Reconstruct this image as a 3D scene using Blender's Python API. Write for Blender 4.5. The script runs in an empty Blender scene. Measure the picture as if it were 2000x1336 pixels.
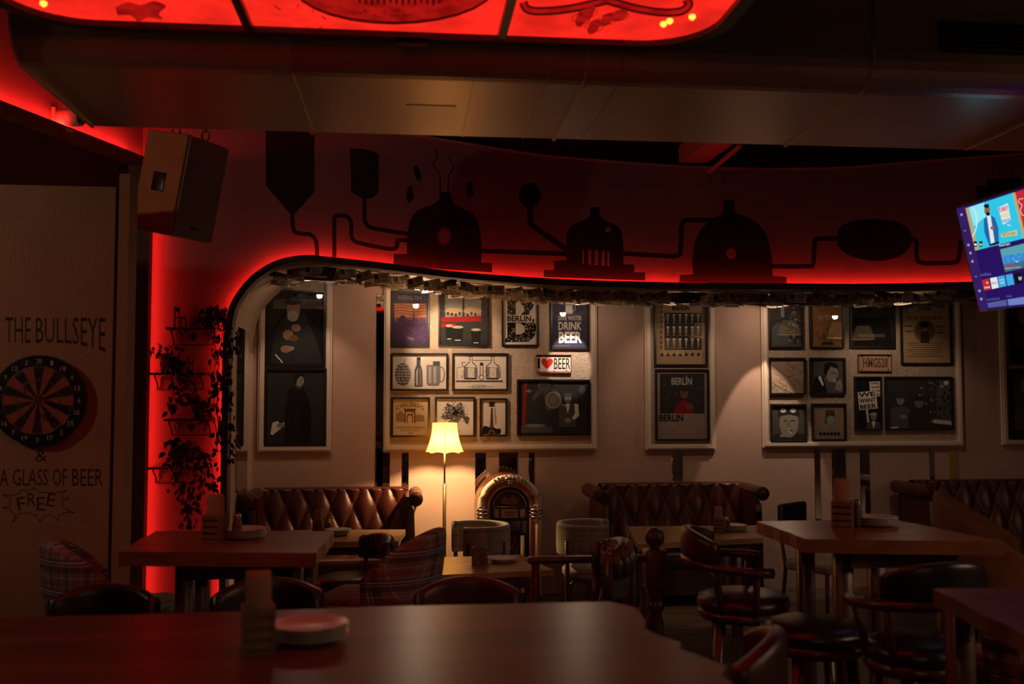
import bpy, bmesh, math, random
from mathutils import Vector, Matrix
from mathutils.geometry import tessellate_polygon
random.seed(7)
SC = bpy.context.scene
COL = SC.collection
PI = math.pi

# ---------------------------------------------------------------- camera, world, exposure
FPX = 1950.0
YAW, PITCH = math.radians(6.0), math.radians(3.1)
EYE = Vector((0, 0, 1.82))
FW = Vector((math.sin(YAW) * math.cos(PITCH), math.cos(YAW) * math.cos(PITCH), math.sin(PITCH)))
RT = Vector((math.cos(YAW), -math.sin(YAW), 0))
UP = RT.cross(FW)
cam_d = bpy.data.cameras.new('camera')
cam_d.sensor_width = 36.0
cam_d.lens = 36.0 * FPX / 2000.0
cam_d.dof.use_dof = True
cam_d.dof.focus_distance = 9.0
cam_d.dof.aperture_fstop = 2.6
cam = bpy.data.objects.new('camera', cam_d)
COL.objects.link(cam)
cam.location = EYE
cam.rotation_euler = FW.to_track_quat('-Z', 'Y').to_euler()
SC.camera = cam
SC.view_settings.view_transform = 'Standard'
SC.view_settings.look = 'None'
SC.view_settings.gamma = 1.0
SC.view_settings.use_curve_mapping = False
SC.view_settings.exposure = 0.0
w = bpy.data.worlds.new('night')
SC.world = w
w.use_nodes = True
w.node_tree.nodes['Background'].inputs[0].default_value = (0.42, 0.32, 0.62, 1)
w.node_tree.nodes['Background'].inputs[1].default_value = 0.006
SC.cycles.max_bounces = 6
SC.cycles.diffuse_bounces = 3
SC.cycles.glossy_bounces = 3
SC.cycles.sample_clamp_indirect = 3.0

RED_LED = (1.0, 0.020, 0.012)
WARM = (1.0, 0.64, 0.41)

# light levels (LED strips, glass ceiling lamp, spots, floor lamp, pendants, and added unseen fittings)
L_ARCH, L_JAMB, L_LEDGE, L_GLASS = 75.0, 20.0, 90.0, 1.08
L_SPOT, L_FLOORLAMP, L_PENDANT = 28.0, 78.0, 36.0

# ---------------------------------------------------------------- points of the place seen in a pixel
def ray(px, py):
    return FW + RT * ((px - 1000) / FPX) + UP * ((668 - py) / FPX)
def PY(px, py, Y):
    r = ray(px, py); return EYE + r * (Y / r.y)
def PZ(px, py, Z):
    r = ray(px, py); return EYE + r * ((Z - EYE.z) / r.z)
def PX(px, py, X):
    r = ray(px, py); return EYE + r * (X / r.x)
def HIT(px, py, p, n):
    r = ray(px, py); return EYE + r * ((p - EYE).dot(n) / r.dot(n))

# ---------------------------------------------------------------- materials
MATS = {}
def nt(m):
    return m.node_tree.nodes, m.node_tree.links
def mat(name, color, rough=0.6, metal=0.0, var=0.0, vscale=8.0, bump=0.0, bscale=60.0, coat=0.0, emit=None, estr=0.0, spec=0.5, stretch=(1, 1, 1)):
    if name in MATS: return MATS[name]
    m = bpy.data.materials.new(name); m.use_nodes = True
    n, l = nt(m); b = n['Principled BSDF']
    c4 = (*color, 1)
    b.inputs['Base Color'].default_value = c4
    b.inputs['Roughness'].default_value = rough
    b.inputs['Metallic'].default_value = metal
    b.inputs['Specular IOR Level'].default_value = spec
    b.inputs['Coat Weight'].default_value = coat
    if emit:
        b.inputs['Emission Color'].default_value = (*emit, 1); b.inputs['Emission Strength'].default_value = estr
    if var or bump:
        tc = n.new('ShaderNodeTexCoord'); mp = n.new('ShaderNodeMapping')
        mp.inputs['Scale'].default_value = stretch
        l.new(tc.outputs['Object'], mp.inputs['Vector'])
    if var:
        t = n.new('ShaderNodeTexNoise'); t.inputs['Scale'].default_value = vscale; t.inputs['Detail'].default_value = 5
        l.new(mp.outputs[0], t.inputs['Vector'])
        r = n.new('ShaderNodeValToRGB')
        r.color_ramp.elements[0].position = 0.3; r.color_ramp.elements[1].position = 0.7
        r.color_ramp.elements[0].color = (*[max(0, c * (1 - var)) for c in color], 1)
        r.color_ramp.elements[1].color = (*[min(1, c * (1 + var)) for c in color], 1)
        l.new(t.outputs['Fac'], r.inputs['Fac']); l.new(r.outputs['Color'], b.inputs['Base Color'])
    if bump:
        t2 = n.new('ShaderNodeTexNoise'); t2.inputs['Scale'].default_value = bscale; t2.inputs['Detail'].default_value = 4
        l.new(mp.outputs[0], t2.inputs['Vector'])
        bp = n.new('ShaderNodeBump'); bp.inputs['Strength'].default_value = bump; bp.inputs['Distance'].default_value = 0.01
        l.new(t2.outputs['Fac'], bp.inputs['Height']); l.new(bp.outputs['Normal'], b.inputs['Normal'])
    MATS[name] = m
    return m
def emis(name, color, strength, noise=0.0, scale=6.0, dark=None):
    if name in MATS: return MATS[name]
    m = bpy.data.materials.new(name); m.use_nodes = True
    n, l = nt(m); n.remove(n['Principled BSDF'])
    e = n.new('ShaderNodeEmission'); e.inputs[0].default_value = (*color, 1); e.inputs[1].default_value = strength
    l.new(e.outputs[0], n['Material Output'].inputs[0])
    if noise:
        tc = n.new('ShaderNodeTexCoord'); t = n.new('ShaderNodeTexNoise'); t.inputs['Scale'].default_value = scale; t.inputs['Detail'].default_value = 6
        l.new(tc.outputs['Object'], t.inputs['Vector'])
        r = n.new('ShaderNodeValToRGB'); d = dark or [c * (1 - noise) for c in color]
        r.color_ramp.elements[0].position = 0.32; r.color_ramp.elements[1].position = 0.6
        r.color_ramp.elements[0].color = (*d, 1); r.color_ramp.elements[1].color = (*color, 1)
        l.new(t.outputs['Fac'], r.inputs['Fac']); l.new(r.outputs[0], e.inputs[0])
    MATS[name] = m
    return m
def glassy(name, tint=(1, 1, 1), refl=1.0):
    if name in MATS: return MATS[name]
    m = bpy.data.materials.new(name); m.use_nodes = True
    n, l = nt(m); n.remove(n['Principled BSDF'])
    tr = n.new('ShaderNodeBsdfTransparent'); tr.inputs[0].default_value = (*tint, 1)
    g = n.new('ShaderNodeBsdfGlossy'); g.inputs['Roughness'].default_value = 0.01; g.inputs[0].default_value = (refl, refl, refl, 1)
    lw = n.new('ShaderNodeLayerWeight'); lw.inputs[0].default_value = 0.5
    pw = n.new('ShaderNodeMath'); pw.operation = 'POWER'; pw.inputs[1].default_value = 5.0
    f = n.new('ShaderNodeMath'); f.operation = 'MULTIPLY_ADD'; f.inputs[1].default_value = 0.85; f.inputs[2].default_value = 0.05
    l.new(lw.outputs['Facing'], pw.inputs[0]); l.new(pw.outputs[0], f.inputs[0])
    mx = n.new('ShaderNodeMixShader')
    l.new(f.outputs[0], mx.inputs[0]); l.new(tr.outputs[0], mx.inputs[1]); l.new(g.outputs[0], mx.inputs[2])
    l.new(mx.outputs[0], n['Material Output'].inputs[0])
    MATS[name] = m
    return m
def wood(name, c1, c2, rough=0.4, along='X', scale=9.0, coat=0.0):
    if name in MATS: return MATS[name]
    m = bpy.data.materials.new(name); m.use_nodes = True
    n, l = nt(m); b = n['Principled BSDF']
    tc = n.new('ShaderNodeTexCoord'); mp = n.new('ShaderNodeMapping')
    s = {'X': (0.12, 1, 1), 'Y': (1, 0.12, 1), 'Z': (1, 1, 0.12)}[along]
    mp.inputs['Scale'].default_value = [v * scale for v in s]
    l.new(tc.outputs['Object'], mp.inputs['Vector'])
    t = n.new('ShaderNodeTexNoise'); t.inputs['Scale'].default_value = 1.6; t.inputs['Detail'].default_value = 7; t.inputs['Distortion'].default_value = 0.6
    l.new(mp.outputs[0], t.inputs['Vector'])
    r = n.new('ShaderNodeValToRGB'); r.color_ramp.elements[0].position = 0.32; r.color_ramp.elements[1].position = 0.68
    r.color_ramp.elements[0].color = (*c1, 1); r.color_ramp.elements[1].color = (*c2, 1)
    l.new(t.outputs['Fac'], r.inputs['Fac']); l.new(r.outputs[0], b.inputs['Base Color'])
    bp = n.new('ShaderNodeBump'); bp.inputs['Strength'].default_value = 0.12; bp.inputs['Distance'].default_value = 0.006
    l.new(t.outputs['Fac'], bp.inputs['Height']); l.new(bp.outputs[0], b.inputs['Normal'])
    b.inputs['Roughness'].default_value = rough; b.inputs['Coat Weight'].default_value = coat; b.inputs['Coat Roughness'].default_value = 0.25
    MATS[name] = m
    return m
def plaid(name, base, dark, mid, line, period=0.16):
    """tartan weave: broad dark bands and thin light lines in two directions"""
    if name in MATS: return MATS[name]
    m = bpy.data.materials.new(name); m.use_nodes = True
    n, l = nt(m); b = n['Principled BSDF']; b.inputs['Roughness'].default_value = 0.9
    tc = n.new('ShaderNodeTexCoord'); sp = n.new('ShaderNodeSeparateXYZ'); l.new(tc.outputs['Object'], sp.inputs[0])
    def M(op, a, bb):
        k = n.new('ShaderNodeMath'); k.operation = op
        for i, v in enumerate((a, bb)):
            if isinstance(v, (int, float)): k.inputs[i].default_value = v
            else: l.new(v, k.inputs[i])
        return k.outputs[0]
    u = M('ADD', sp.outputs[0], sp.outputs[1]); v = sp.outputs[2]
    v2 = M('ADD', v, M('MULTIPLY', sp.outputs[0], 0.5))
    def band(c, off, width):
        k = M('FRACT', M('ADD', M('DIVIDE', c, period), off + 20), 0)
        return M('LESS_THAN', k, width)
    col = n.new('ShaderNodeRGB'); col.outputs[0].default_value = (*base, 1); cur = col.outputs[0]
    def lay(fac, c, f):
        nonlocal cur
        mx = n.new('ShaderNodeMixRGB'); mx.inputs[2].default_value = (*c, 1)
        l.new(M('MULTIPLY', fac, f), mx.inputs[0]); l.new(cur, mx.inputs[1]); cur = mx.outputs[0]
    for c in (u, v):
        lay(band(c, 0.0, 0.42), dark, 0.62); lay(band(c, 0.45, 0.12), mid, 0.6)
        lay(band(c, 0.70, 0.05), line, 0.7); lay(band(c, 0.80, 0.035), line, 0.55); lay(band(c, 0.20, 0.035), line, 0.5)
    l.new(cur, b.inputs['Base Color'])
    MATS[name] = m
    return m

# ---------------------------------------------------------------- mesh builder
class MB:
    def __init__(s): s.v = []; s.f = []; s.mi = []; s.sm = []
    def add(s, vs, fs, mi=0, smooth=False):
        o = len(s.v); s.v += [Vector(p) for p in vs]
        for f in fs: s.f.append([i + o for i in f]); s.mi.append(mi); s.sm.append(smooth)
        return s
    def box(s, x0, x1, y0, y1, z0, z1, mi=0, M=None):
        vs = [Vector((x, y, z)) for x in (x0, x1) for y in (y0, y1) for z in (z0, z1)]
        if M: vs = [M @ p for p in vs]
        return s.add(vs, [(0, 1, 3, 2), (4, 6, 7, 5), (0, 4, 5, 1), (2, 3, 7, 6), (0, 2, 6, 4), (1, 5, 7, 3)], mi)
    def rbox(s, x0, x1, y0, y1, z0, z1, r=0.01, seg=2, mi=0, M=None, smooth=True):
        bm = bmesh.new(); bmesh.ops.create_cube(bm, size=1)
        for p in bm.verts: p.co = Vector(((x0 + x1) / 2 + p.co.x * (x1 - x0), (y0 + y1) / 2 + p.co.y * (y1 - y0), (z0 + z1) / 2 + p.co.z * (z1 - z0)))
        r = min(r, 0.49 * min(x1 - x0, y1 - y0, z1 - z0))
        bmesh.ops.bevel(bm, geom=bm.edges[:], offset=r, segments=seg, profile=0.5, affect='EDGES')
        bm.verts.index_update()
        vs = [(M @ p.co if M else p.co.copy()) for p in bm.verts]
        fs = [[q.index for q in f.verts] for f in bm.faces]; bm.free()
        return s.add(vs, fs, mi, smooth)
    def bar(s, a, b, w=0.03, d=None, mi=0, up=(0, 0, 1)):
        a = Vector(a); b = Vector(b); d = d or w
        z = (b - a).normalized(); u = Vector(up)
        if abs(z.dot(u)) > 0.98: u = Vector((0, 1, 0))
        x = u.cross(z).normalized(); y = z.cross(x)
        vs = [p + x * (sx * w / 2) + y * (sy * d / 2) for p in (a, b) for sx, sy in ((-1, -1), (1, -1), (1, 1), (-1, 1))]
        return s.add(vs, [(3, 2, 1, 0), (4, 5, 6, 7), (0, 1, 5, 4), (1, 2, 6, 5), (2, 3, 7, 6), (3, 0, 4, 7)], mi)
    def tube(s, pts, r, n=8, mi=0, closed=False):
        pts = [Vector(p) for p in pts]; k = len(pts); vs = []; fs = []
        for i, p in enumerate(pts):
            a = pts[(i - 1) % k] if (closed or i) else p; b = pts[(i + 1) % k] if (closed or i < k - 1) else p
            t = (b - a).normalized(); u = Vector((0, 0, 1)) if abs(t.z) < 0.9 else Vector((0, 1, 0))
            x = u.cross(t).normalized(); y = t.cross(x); rr = r[i] if isinstance(r, (list, tuple)) else r
            vs += [p + x * (rr * math.cos(2 * PI * j / n)) + y * (rr * math.sin(2 * PI * j / n)) for j in range(n)]
        for i in range(k if closed else k - 1):
            for j in range(n):
                a, b = i * n + j, i * n + (j + 1) % n; c = ((i + 1) % k) * n
                fs.append((a, b, c + (j + 1) % n, c + j))
        if not closed: fs += [list(range(n))[::-1], [(k - 1) * n + j for j in range(n)]]
        return s.add(vs, fs, mi, True)
    def lathe(s, prof, c=(0, 0, 0), n=16, mi=0, smooth=True, cap=True, M=None):
        c = Vector(c); vs = []; fs = []
        for r, z in prof: vs += [c + Vector((r * math.cos(2 * PI * j / n), r * math.sin(2 * PI * j / n), z)) for j in range(n)]
        for i in range(len(prof) - 1):
            for j in range(n): fs.append((i * n + j, i * n + (j + 1) % n, (i + 1) * n + (j + 1) % n, (i + 1) * n + j))
        if cap: fs += [list(range(n))[::-1], [(len(prof) - 1) * n + j for j in range(n)]]
        if M: vs = [M @ p for p in vs]
        return s.add(vs, fs, mi, smooth)
    def poly(s, loops, fn, depth=None, mi=0):
        """flat polygon with holes; loops in 2D; fn maps a 2D point to 3D; depth: vector for thickness"""
        if not isinstance(loops[0][0], (tuple, list)): loops = [loops]
        flat = [p for lp in loops for p in lp]
        tri = tessellate_polygon([[Vector((p[0], p[1], 0)) for p in lp] for lp in loops])
        a = [Vector(fn(*p)) for p in flat]
        s.add(a, tri, mi)
        if depth is not None:
            d = Vector(depth); s.add([p + d for p in a], [t[::-1] for t in tri], mi)
            o = 0
            for lp in loops:
                k = len(lp); pts = a[o:o + k]; o += k
                s.add(pts + [p + d for p in pts], [(i, (i + 1) % k, k + (i + 1) % k, k + i) for i in range(k)], mi)
        return s
    def grid(s, fn, nu, nv, mi=0, closed_u=False, smooth=True):
        vs = [fn(i / nu, j / nv) for i in range(nu + (0 if closed_u else 1)) for j in range(nv + 1)]; fs = []
        k = nu if closed_u else nu + 1
        for i in range(nu):
            for j in range(nv):
                a = i * (nv + 1) + j; b = ((i + 1) % k) * (nv + 1) + j
                fs.append((a, b, b + 1, a + 1))
        return s.add(vs, fs, mi, smooth)
    def build(s, name, mats, parent=None, origin=None, fix=True):
        if not isinstance(mats, (list, tuple)): mats = [mats]
        org = Vector(origin) if origin is not None else (Vector(parent['_loc']) if parent is not None and '_loc' in parent else Vector((0, 0, 0)))
        me = bpy.data.meshes.new(name)
        me.from_pydata([tuple(p - org) for p in s.v], [], s.f)
        for m in mats: me.materials.append(m)
        me.polygons.foreach_set('material_index', s.mi); me.polygons.foreach_set('use_smooth', s.sm)
        if fix:
            bm = bmesh.new(); bm.from_mesh(me); bmesh.ops.recalc_face_normals(bm, faces=bm.faces[:]); bm.to_mesh(me); bm.free()
        me.update()
        o = bpy.data.objects.new(name, me); COL.objects.link(o)
        if parent is not None:
            o.parent = parent
            if '_loc' in parent: o['_loc'] = tuple(parent['_loc'])
        elif origin is not None: o.location = org
        return o

def tag(o, label=None, cat=None, group=None, kind=None):
    if label: o['label'] = label
    if cat: o['category'] = cat
    if group: o['group'] = group
    if kind: o['kind'] = kind
    return o
def thing(name, label, cat, loc=(0, 0, 0), rz=0.0, group=None, world=False):
    o = bpy.data.objects.new(name, None); COL.objects.link(o); o.empty_display_size = 0.1
    o.location = loc; o.rotation_euler = (0, 0, rz)
    if world: o['_loc'] = tuple(loc)
    return tag(o, label, cat, group)
def dup(root, loc, rz=0.0, label=None, group=None, scale=None):
    def cp(o, par):
        c = o.copy(); COL.objects.link(c); c.parent = par
        for ch in o.children: cp(ch, c)
        return c
    r = cp(root, None); r.location = loc; r.rotation_euler = (0, 0, rz)
    if scale: r.scale = (scale,) * 3
    if label: r['label'] = label
    if group: r['group'] = group
    return r
def struct(o): o['kind'] = 'structure'; return o

_TXT = {}
def text_shape(s, bold=0.0):
    """outline of a line of lettering as triangles, normalised to the unit square"""
    if (s, bold) in _TXT: return _TXT[(s, bold)]
    cu = bpy.data.curves.new('lettering', 'FONT'); cu.body = s; cu.resolution_u = 2; cu.offset = bold
    ob = bpy.data.objects.new('lettering', cu); COL.objects.link(ob)
    dg = bpy.context.evaluated_depsgraph_get(); ev = ob.evaluated_get(dg); me = ev.to_mesh()
    vs = [(p.co.x, p.co.y) for p in me.vertices]; fs = [tuple(p.vertices) for p in me.polygons]
    ev.to_mesh_clear(); bpy.data.objects.remove(ob); bpy.data.curves.remove(cu)
    x0 = min(p[0] for p in vs); x1 = max(p[0] for p in vs); y0 = min(p[1] for p in vs); y1 = max(p[1] for p in vs)
    vs = [((p[0] - x0) / (x1 - x0), (p[1] - y0) / (y1 - y0)) for p in vs]
    _TXT[(s, bold)] = (vs, fs)
    return vs, fs

class Art:
    """flat print on a plane: shapes given where they lie on that plane, stacked in thin ink layers"""
    def __init__(s, p, n, zoom=(0, 0, 1)):
        s.p = Vector(p); s.n = Vector(n).normalized(); s.m = MB(); s.mats = []; s.k = 0; s.z = zoom; s.step = 0.00005
    clip = None
    def fn(s, x, y):
        if s.clip: x, y = min(max(x, s.clip[0]), s.clip[2]), min(max(y, s.clip[1]), s.clip[3])
        return HIT(s.z[0] + x * s.z[2], s.z[1] + y * s.z[2], s.p, s.n) + s.n * (s.k * s.step)
    def mi(s, m):
        if m not in s.mats: s.mats.append(m)
        return s.mats.index(m)
    def poly(s, m, *loops): s.k += 1; s.m.poly(list(loops), s.fn, mi=s.mi(m)); return s
    def rect(s, m, x0, y0, x1, y1): return s.poly(m, [(x0, y0), (x1, y0), (x1, y1), (x0, y1)])
    def ell(s, m, x, y, rx, ry=None, n=20, a0=0, a1=2 * PI, rot=0.0):
        ry = ry or rx; pts = []
        full = abs(a1 - a0 - 2 * PI) < 1e-4
        for i in range(n if full else n + 1):
            t = a0 + (a1 - a0) * i / n; u, v = rx * math.cos(t), ry * math.sin(t)
            pts.append((x + u * math.cos(rot) - v * math.sin(rot), y + u * math.sin(rot) + v * math.cos(rot)))
        return s.poly(m, pts)
    def ring(s, m, x, y, rx, ry, t, n=24):
        o = [(x + rx * math.cos(2 * PI * i / n), y + ry * math.sin(2 * PI * i / n)) for i in range(n)]
        q = [(x + (rx - t) * math.cos(2 * PI * i / n), y + (ry - t) * math.sin(2 * PI * i / n)) for i in range(n)]
        return s.poly(m, o, q)
    def line(s, m, pts, w):
        s.k += 1
        pts = [Vector((p[0], p[1])) for p in pts]; k = len(pts); L = []; R = []
        for i, p in enumerate(pts):
            d = (pts[min(i + 1, k - 1)] - pts[max(i - 1, 0)]); d = d.normalized() if d.length > 1e-6 else Vector((1, 0))
            nn = Vector((-d.y, d.x)) * (w / 2); L.append(p + nn); R.append(p - nn)
        s.m.add([s.fn(*p) for p in L + R], [(i, i + 1, k + i + 1, k + i) for i in range(k - 1)], s.mi(m)); return s
    def text(s, m, t, x0, y0, x1, y1, bold=0.0, warp=None, rot=None):
        s.k += 1
        vs, fs = text_shape(t, bold); out = []
        for u, v in vs:
            x, y = x0 + u * (x1 - x0), y1 + v * (y0 - y1)
            if warp: x, y = warp(u, v, x, y)
            if rot:
                cx, cy = (x0 + x1) / 2, (y0 + y1) / 2; c, sn = math.cos(rot), math.sin(rot)
                x, y = cx + (x - cx) * c - (y - cy) * sn, cy + (x - cx) * sn + (y - cy) * c
            out.append(s.fn(x, y))
        s.m.add(out, fs, s.mi(m)); return s
    def scrib(s, m, x0, y0, x1, y1, n, w, seed=1):
        """fine engraving strokes within a rectangle"""
        r = random.Random(seed)
        for _ in range(n):
            x, y = r.uniform(x0, x1), r.uniform(y0, y1); a = r.uniform(0, PI); L = r.uniform(0.05, 0.16) * min(x1 - x0, y1 - y0) * 2
            s.line(m, [(x - L * math.cos(a) / 2, y - L * math.sin(a) / 2), (x + L * math.cos(a) / 2, y + L * math.sin(a) / 2)], w)
            s.k -= 1
        return s
    def build(s, name, parent): return s.m.build(name, s.mats, parent, fix=False)

def catmull(pts, sub=6):
    out = []; k = len(pts)
    for i in range(k - 1):
        p0, p1, p2, p3 = [Vector(pts[max(0, min(k - 1, j))]) for j in (i - 1, i, i + 1, i + 2)]
        for q in range(sub):
            t = q / sub
            out.append(0.5 * ((2 * p1) + (p2 - p0) * t + (2 * p0 - 5 * p1 + 4 * p2 - p3) * t * t + (3 * p1 - p0 - 3 * p2 + p3) * t ** 3))
    out.append(Vector(pts[-1])); return out

# ---------------------------------------------------------------- palette
m_beige = mat('wall_paint_beige', (0.43, 0.29, 0.24), 0.75, var=0.06, vscale=2.5, bump=0.12, bscale=90)
m_stucco = mat('rough_plaster', (0.40, 0.31, 0.24), 0.85, var=0.1, vscale=20, bump=1.0, bscale=55)
m_mural = mat('mural_wall_paint', (0.29, 0.21, 0.26), 0.72, var=0.08, vscale=3, bump=0.1, bscale=70)
m_black_paint = mat('mural_black_paint', (0.012, 0.008, 0.010), 0.8, var=0.2, vscale=30)
m_trim = mat('white_moulding', (0.62, 0.52, 0.44), 0.45)
m_frame = mat('black_frame', (0.012, 0.010, 0.010), 0.35)
m_lip = mat('arch_lip_paint', (0.09, 0.075, 0.09), 0.5)
m_soffit = mat('soffit_paint', (0.30, 0.22, 0.16), 0.8)
m_dark = mat('dark_ceiling', (0.035, 0.028, 0.028), 0.9)
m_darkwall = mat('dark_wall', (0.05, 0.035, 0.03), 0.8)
m_duct = mat('duct_metal', (0.52, 0.42, 0.34), 0.34, metal=0.45, var=0.06, vscale=1.5)
m_floor = wood('floor_boards', (0.05, 0.032, 0.022), (0.10, 0.068, 0.048), 0.45, 'X', 6)
m_floor2 = wood('platform_boards', (0.04, 0.022, 0.015), (0.08, 0.045, 0.03), 0.5, 'X', 6)
m_oak = wood('oak_top', (0.22, 0.11, 0.05), (0.42, 0.24, 0.12), 0.30, 'X', 7)
m_oak_edge = wood('live_edge', (0.20, 0.10, 0.05), (0.36, 0.20, 0.10), 0.5, 'X', 10)
m_darkwood = wood('dark_turned_wood', (0.045, 0.016, 0.010), (0.10, 0.036, 0.02), 0.36, 'Z', 12, coat=0.1)
m_redwood = wood('mahogany', (0.04, 0.011, 0.007), (0.085, 0.026, 0.015), 0.34, 'Z', 10, coat=0.15)
m_leather = mat('oxblood_leather', (0.062, 0.013, 0.009), 0.32, var=0.25, vscale=6, bump=0.15, bscale=220)
m_blackleather = mat('black_leather', (0.014, 0.012, 0.014), 0.30, bump=0.1, bscale=200)
m_greenleather = mat('olive_leather', (0.05, 0.055, 0.028), 0.32, bump=0.1, bscale=200)
m_stoolleather = mat('stool_leather', (0.045, 0.011, 0.008), 0.36, bump=0.1, bscale=200)
m_velvet = mat('rust_velvet', (0.17, 0.055, 0.022), 0.85, var=0.2, vscale=9)
m_plaid = plaid('tartan_cloth', (0.23, 0.15, 0.13), (0.022, 0.024, 0.045), (0.22, 0.05, 0.04), (0.50, 0.46, 0.46), 0.13)
m_plaid_lt = plaid('pale_check_cloth', (0.36, 0.31, 0.26), (0.28, 0.24, 0.20), (0.22, 0.20, 0.20), (0.06, 0.05, 0.05), 0.085)
m_iron = mat('black_iron', (0.02, 0.016, 0.016), 0.5, metal=0.5)
m_chrome = mat('chrome', (0.75, 0.72, 0.68), 0.12, metal=1.0)
m_brass = mat('aged_brass', (0.50, 0.36, 0.20), 0.30, metal=0.9)
m_mirror = mat('mirror_strip', (0.62, 0.60, 0.56), 0.03, metal=1.0)
m_porcelain = mat('white_porcelain', (0.50, 0.45, 0.41), 0.22)
m_napkin = mat('paper_napkin', (0.34, 0.20, 0.13), 0.9, var=0.1, vscale=30)
m_caddy = wood('caddy_pine', (0.13, 0.065, 0.03), (0.22, 0.115, 0.055), 0.5, 'Z', 14)
m_glass = glassy('picture_glass')
m_leaf = mat('ivy_leaf', (0.018, 0.03, 0.012), 0.5)
m_pot = mat('dark_plant_pot', (0.03, 0.022, 0.02), 0.6)
m_speaker_wood = mat('speaker_plywood', (0.46, 0.18, 0.07), 0.6, var=0.12, vscale=6)
m_grille = mat('speaker_grille', (0.30, 0.26, 0.25), 0.6, bump=0.8, bscale=260)
m_white_plastic = mat('white_plastic', (0.62, 0.58, 0.56), 0.4)
m_steel = mat('dull_steel', (0.25, 0.23, 0.22), 0.4, metal=0.9)
m_led = emis('red_led', RED_LED, L_ARCH)
m_led_jamb = emis('red_led_jamb', RED_LED, L_JAMB)
m_led_ledge = emis('red_led_ledge', RED_LED, L_LEDGE)
# ================================================================ THE ROOM
YB, YM, YL = 9.25, 8.10, 7.95          # back wall, mural wall, front of the arch lip
XR, XLF, YF = 9.6, -5.2, -3.2          # right, far left, wall behind the viewer
ZC = 4.6

def solid(name, x0, x1, y0, y1, z0, z1, m):
    return struct(MB().box(x0, x1, y0, y1, z0, z1).build(name, m))
floor = solid('floor', XLF, XR, YF, YB + 0.1, -0.12, -0.02, m_floor)
for i in range(26):                                  # boards of the floor by the alcove
    y = 5.3 + i * 0.16
    if y > YB - 0.02: break
    MB().box(XLF, XR, y, min(y + 0.156, YB), -0.02, 0.0).build('plank', m_floor, floor)
platform = solid('floor_platform', XLF, XR, YF, 5.28, -0.02, 0.128, m_floor2)
for i in range(54):
    y = YF + i * 0.16
    if y > 5.2: break
    MB().box(XLF, XR, y, min(y + 0.156, 5.28), 0.128, 0.15).build('plank', m_floor2, platform)
MB().box(XLF, XR, 5.28, 5.31, 0.0, 0.152).build('step_nosing', m_darkwood, platform)
solid('ceiling', XLF, XR, YF, YB + 0.1, ZC, ZC + 0.1, m_dark)
wall_back = solid('wall_back', XLF, XR, YB, YB + 0.12, -0.1, ZC, m_beige)
solid('wall_right', XR, XR + 0.1, YF, YB + 0.1, -0.1, ZC, m_darkwall)
solid('wall_front', XLF, XR, YF - 0.1, YF, -0.1, ZC, m_darkwall)
# oblique left wall behind the dartboard partition
LA = PY(278, 312, YM); LA.y = YM
LBp = PZ(0, 205, LA.z)
ld = Vector((LBp.x - LA.x, LBp.y - LA.y, 0)).normalized()
ln = Vector((-ld.y, ld.x, 0))
if ln.dot(Vector((1, -0.4, 0))) < 0: ln = -ln          # faces the room
LE = Vector((LA.x, LA.y, 0)) + ld * 9.5
mb = MB()
p0 = Vector((LA.x, LA.y, 0)) - ld * 0.3
mb.add([p0, LE, LE - ln * 0.1, p0 - ln * 0.1] + [q + Vector((0, 0, ZC)) for q in (p0, LE, LE - ln * 0.1, p0 - ln * 0.1)],
       [(0, 1, 2, 3), (4, 5, 6, 7), (0, 1, 5, 4), (1, 2, 6, 5), (2, 3, 7, 6), (3, 0, 4, 7)])
wall_left = struct(mb.build('wall_left', m_mural))

# ---------------------------------------------------------------- mural wall with the swooping arch
XJ = PY(431, 1000, YL).x
arch_px = [(437, 700), (441, 640), (452, 592), (487, 544), (535, 512), (590, 500), (640, 503), (750, 515), (900, 533), (1100, 547), (1300, 553), (1500, 555), (1700, 556), (1900, 552), (2050, 547)]
ap = [PY(x, y, YL) for x, y in arch_px]
arch = [(XJ, 0.0), (XJ, 0.8), (XJ, 1.6)] + [(p.x, p.z) for p in ap[1:]] + [(XR, 2.80)]
arch[2] = (XJ, ap[0].z)
arch = [tuple(p) for p in catmull([Vector((a, b)) for a, b in arch], 5)]
arch = [(max(XJ, a), b) for a, b in arch]
top_px = [(700, 246), (780, 258), (900, 279), (1050, 302), (1200, 316), (1350, 326), (1500, 330), (1650, 327), (1800, 315), (2000, 300)]
tops = [(PY(x, y, YM).x, PY(x, y, YM).z) for x, y in top_px]
tops = [tuple(p) for p in catmull([Vector(t) for t in tops], 4)]
outline = [(LA.x - 0.02, 0.0)] + arch + [(XR, 4.05)] + tops[::-1] + [(-1.0, 4.25), (LA.x - 0.02, 4.25)]
wall_mural = struct(MB().poly([outline], lambda x, z: (x, YM, z), depth=(0, 0.10, 0)).build('wall_mural', m_mural))
mb = MB()
for i in range(len(tops) - 1): mb.bar((tops[i][0], YM - 0.006, tops[i][1]), (tops[i + 1][0], YM - 0.006, tops[i + 1][1]), 0.014, 0.014)
mb.build('top_bead', mat('lit_bead', (0.55, 0.36, 0.36), 0.5), wall_mural)  # pinkish glow of the lit top edge put into the colour
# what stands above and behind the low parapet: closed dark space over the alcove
struct(MB().box(XJ - 0.9, XR, 8.55, 8.60, 2.8, ZC).build('wall_loft', m_darkwall))
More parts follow.
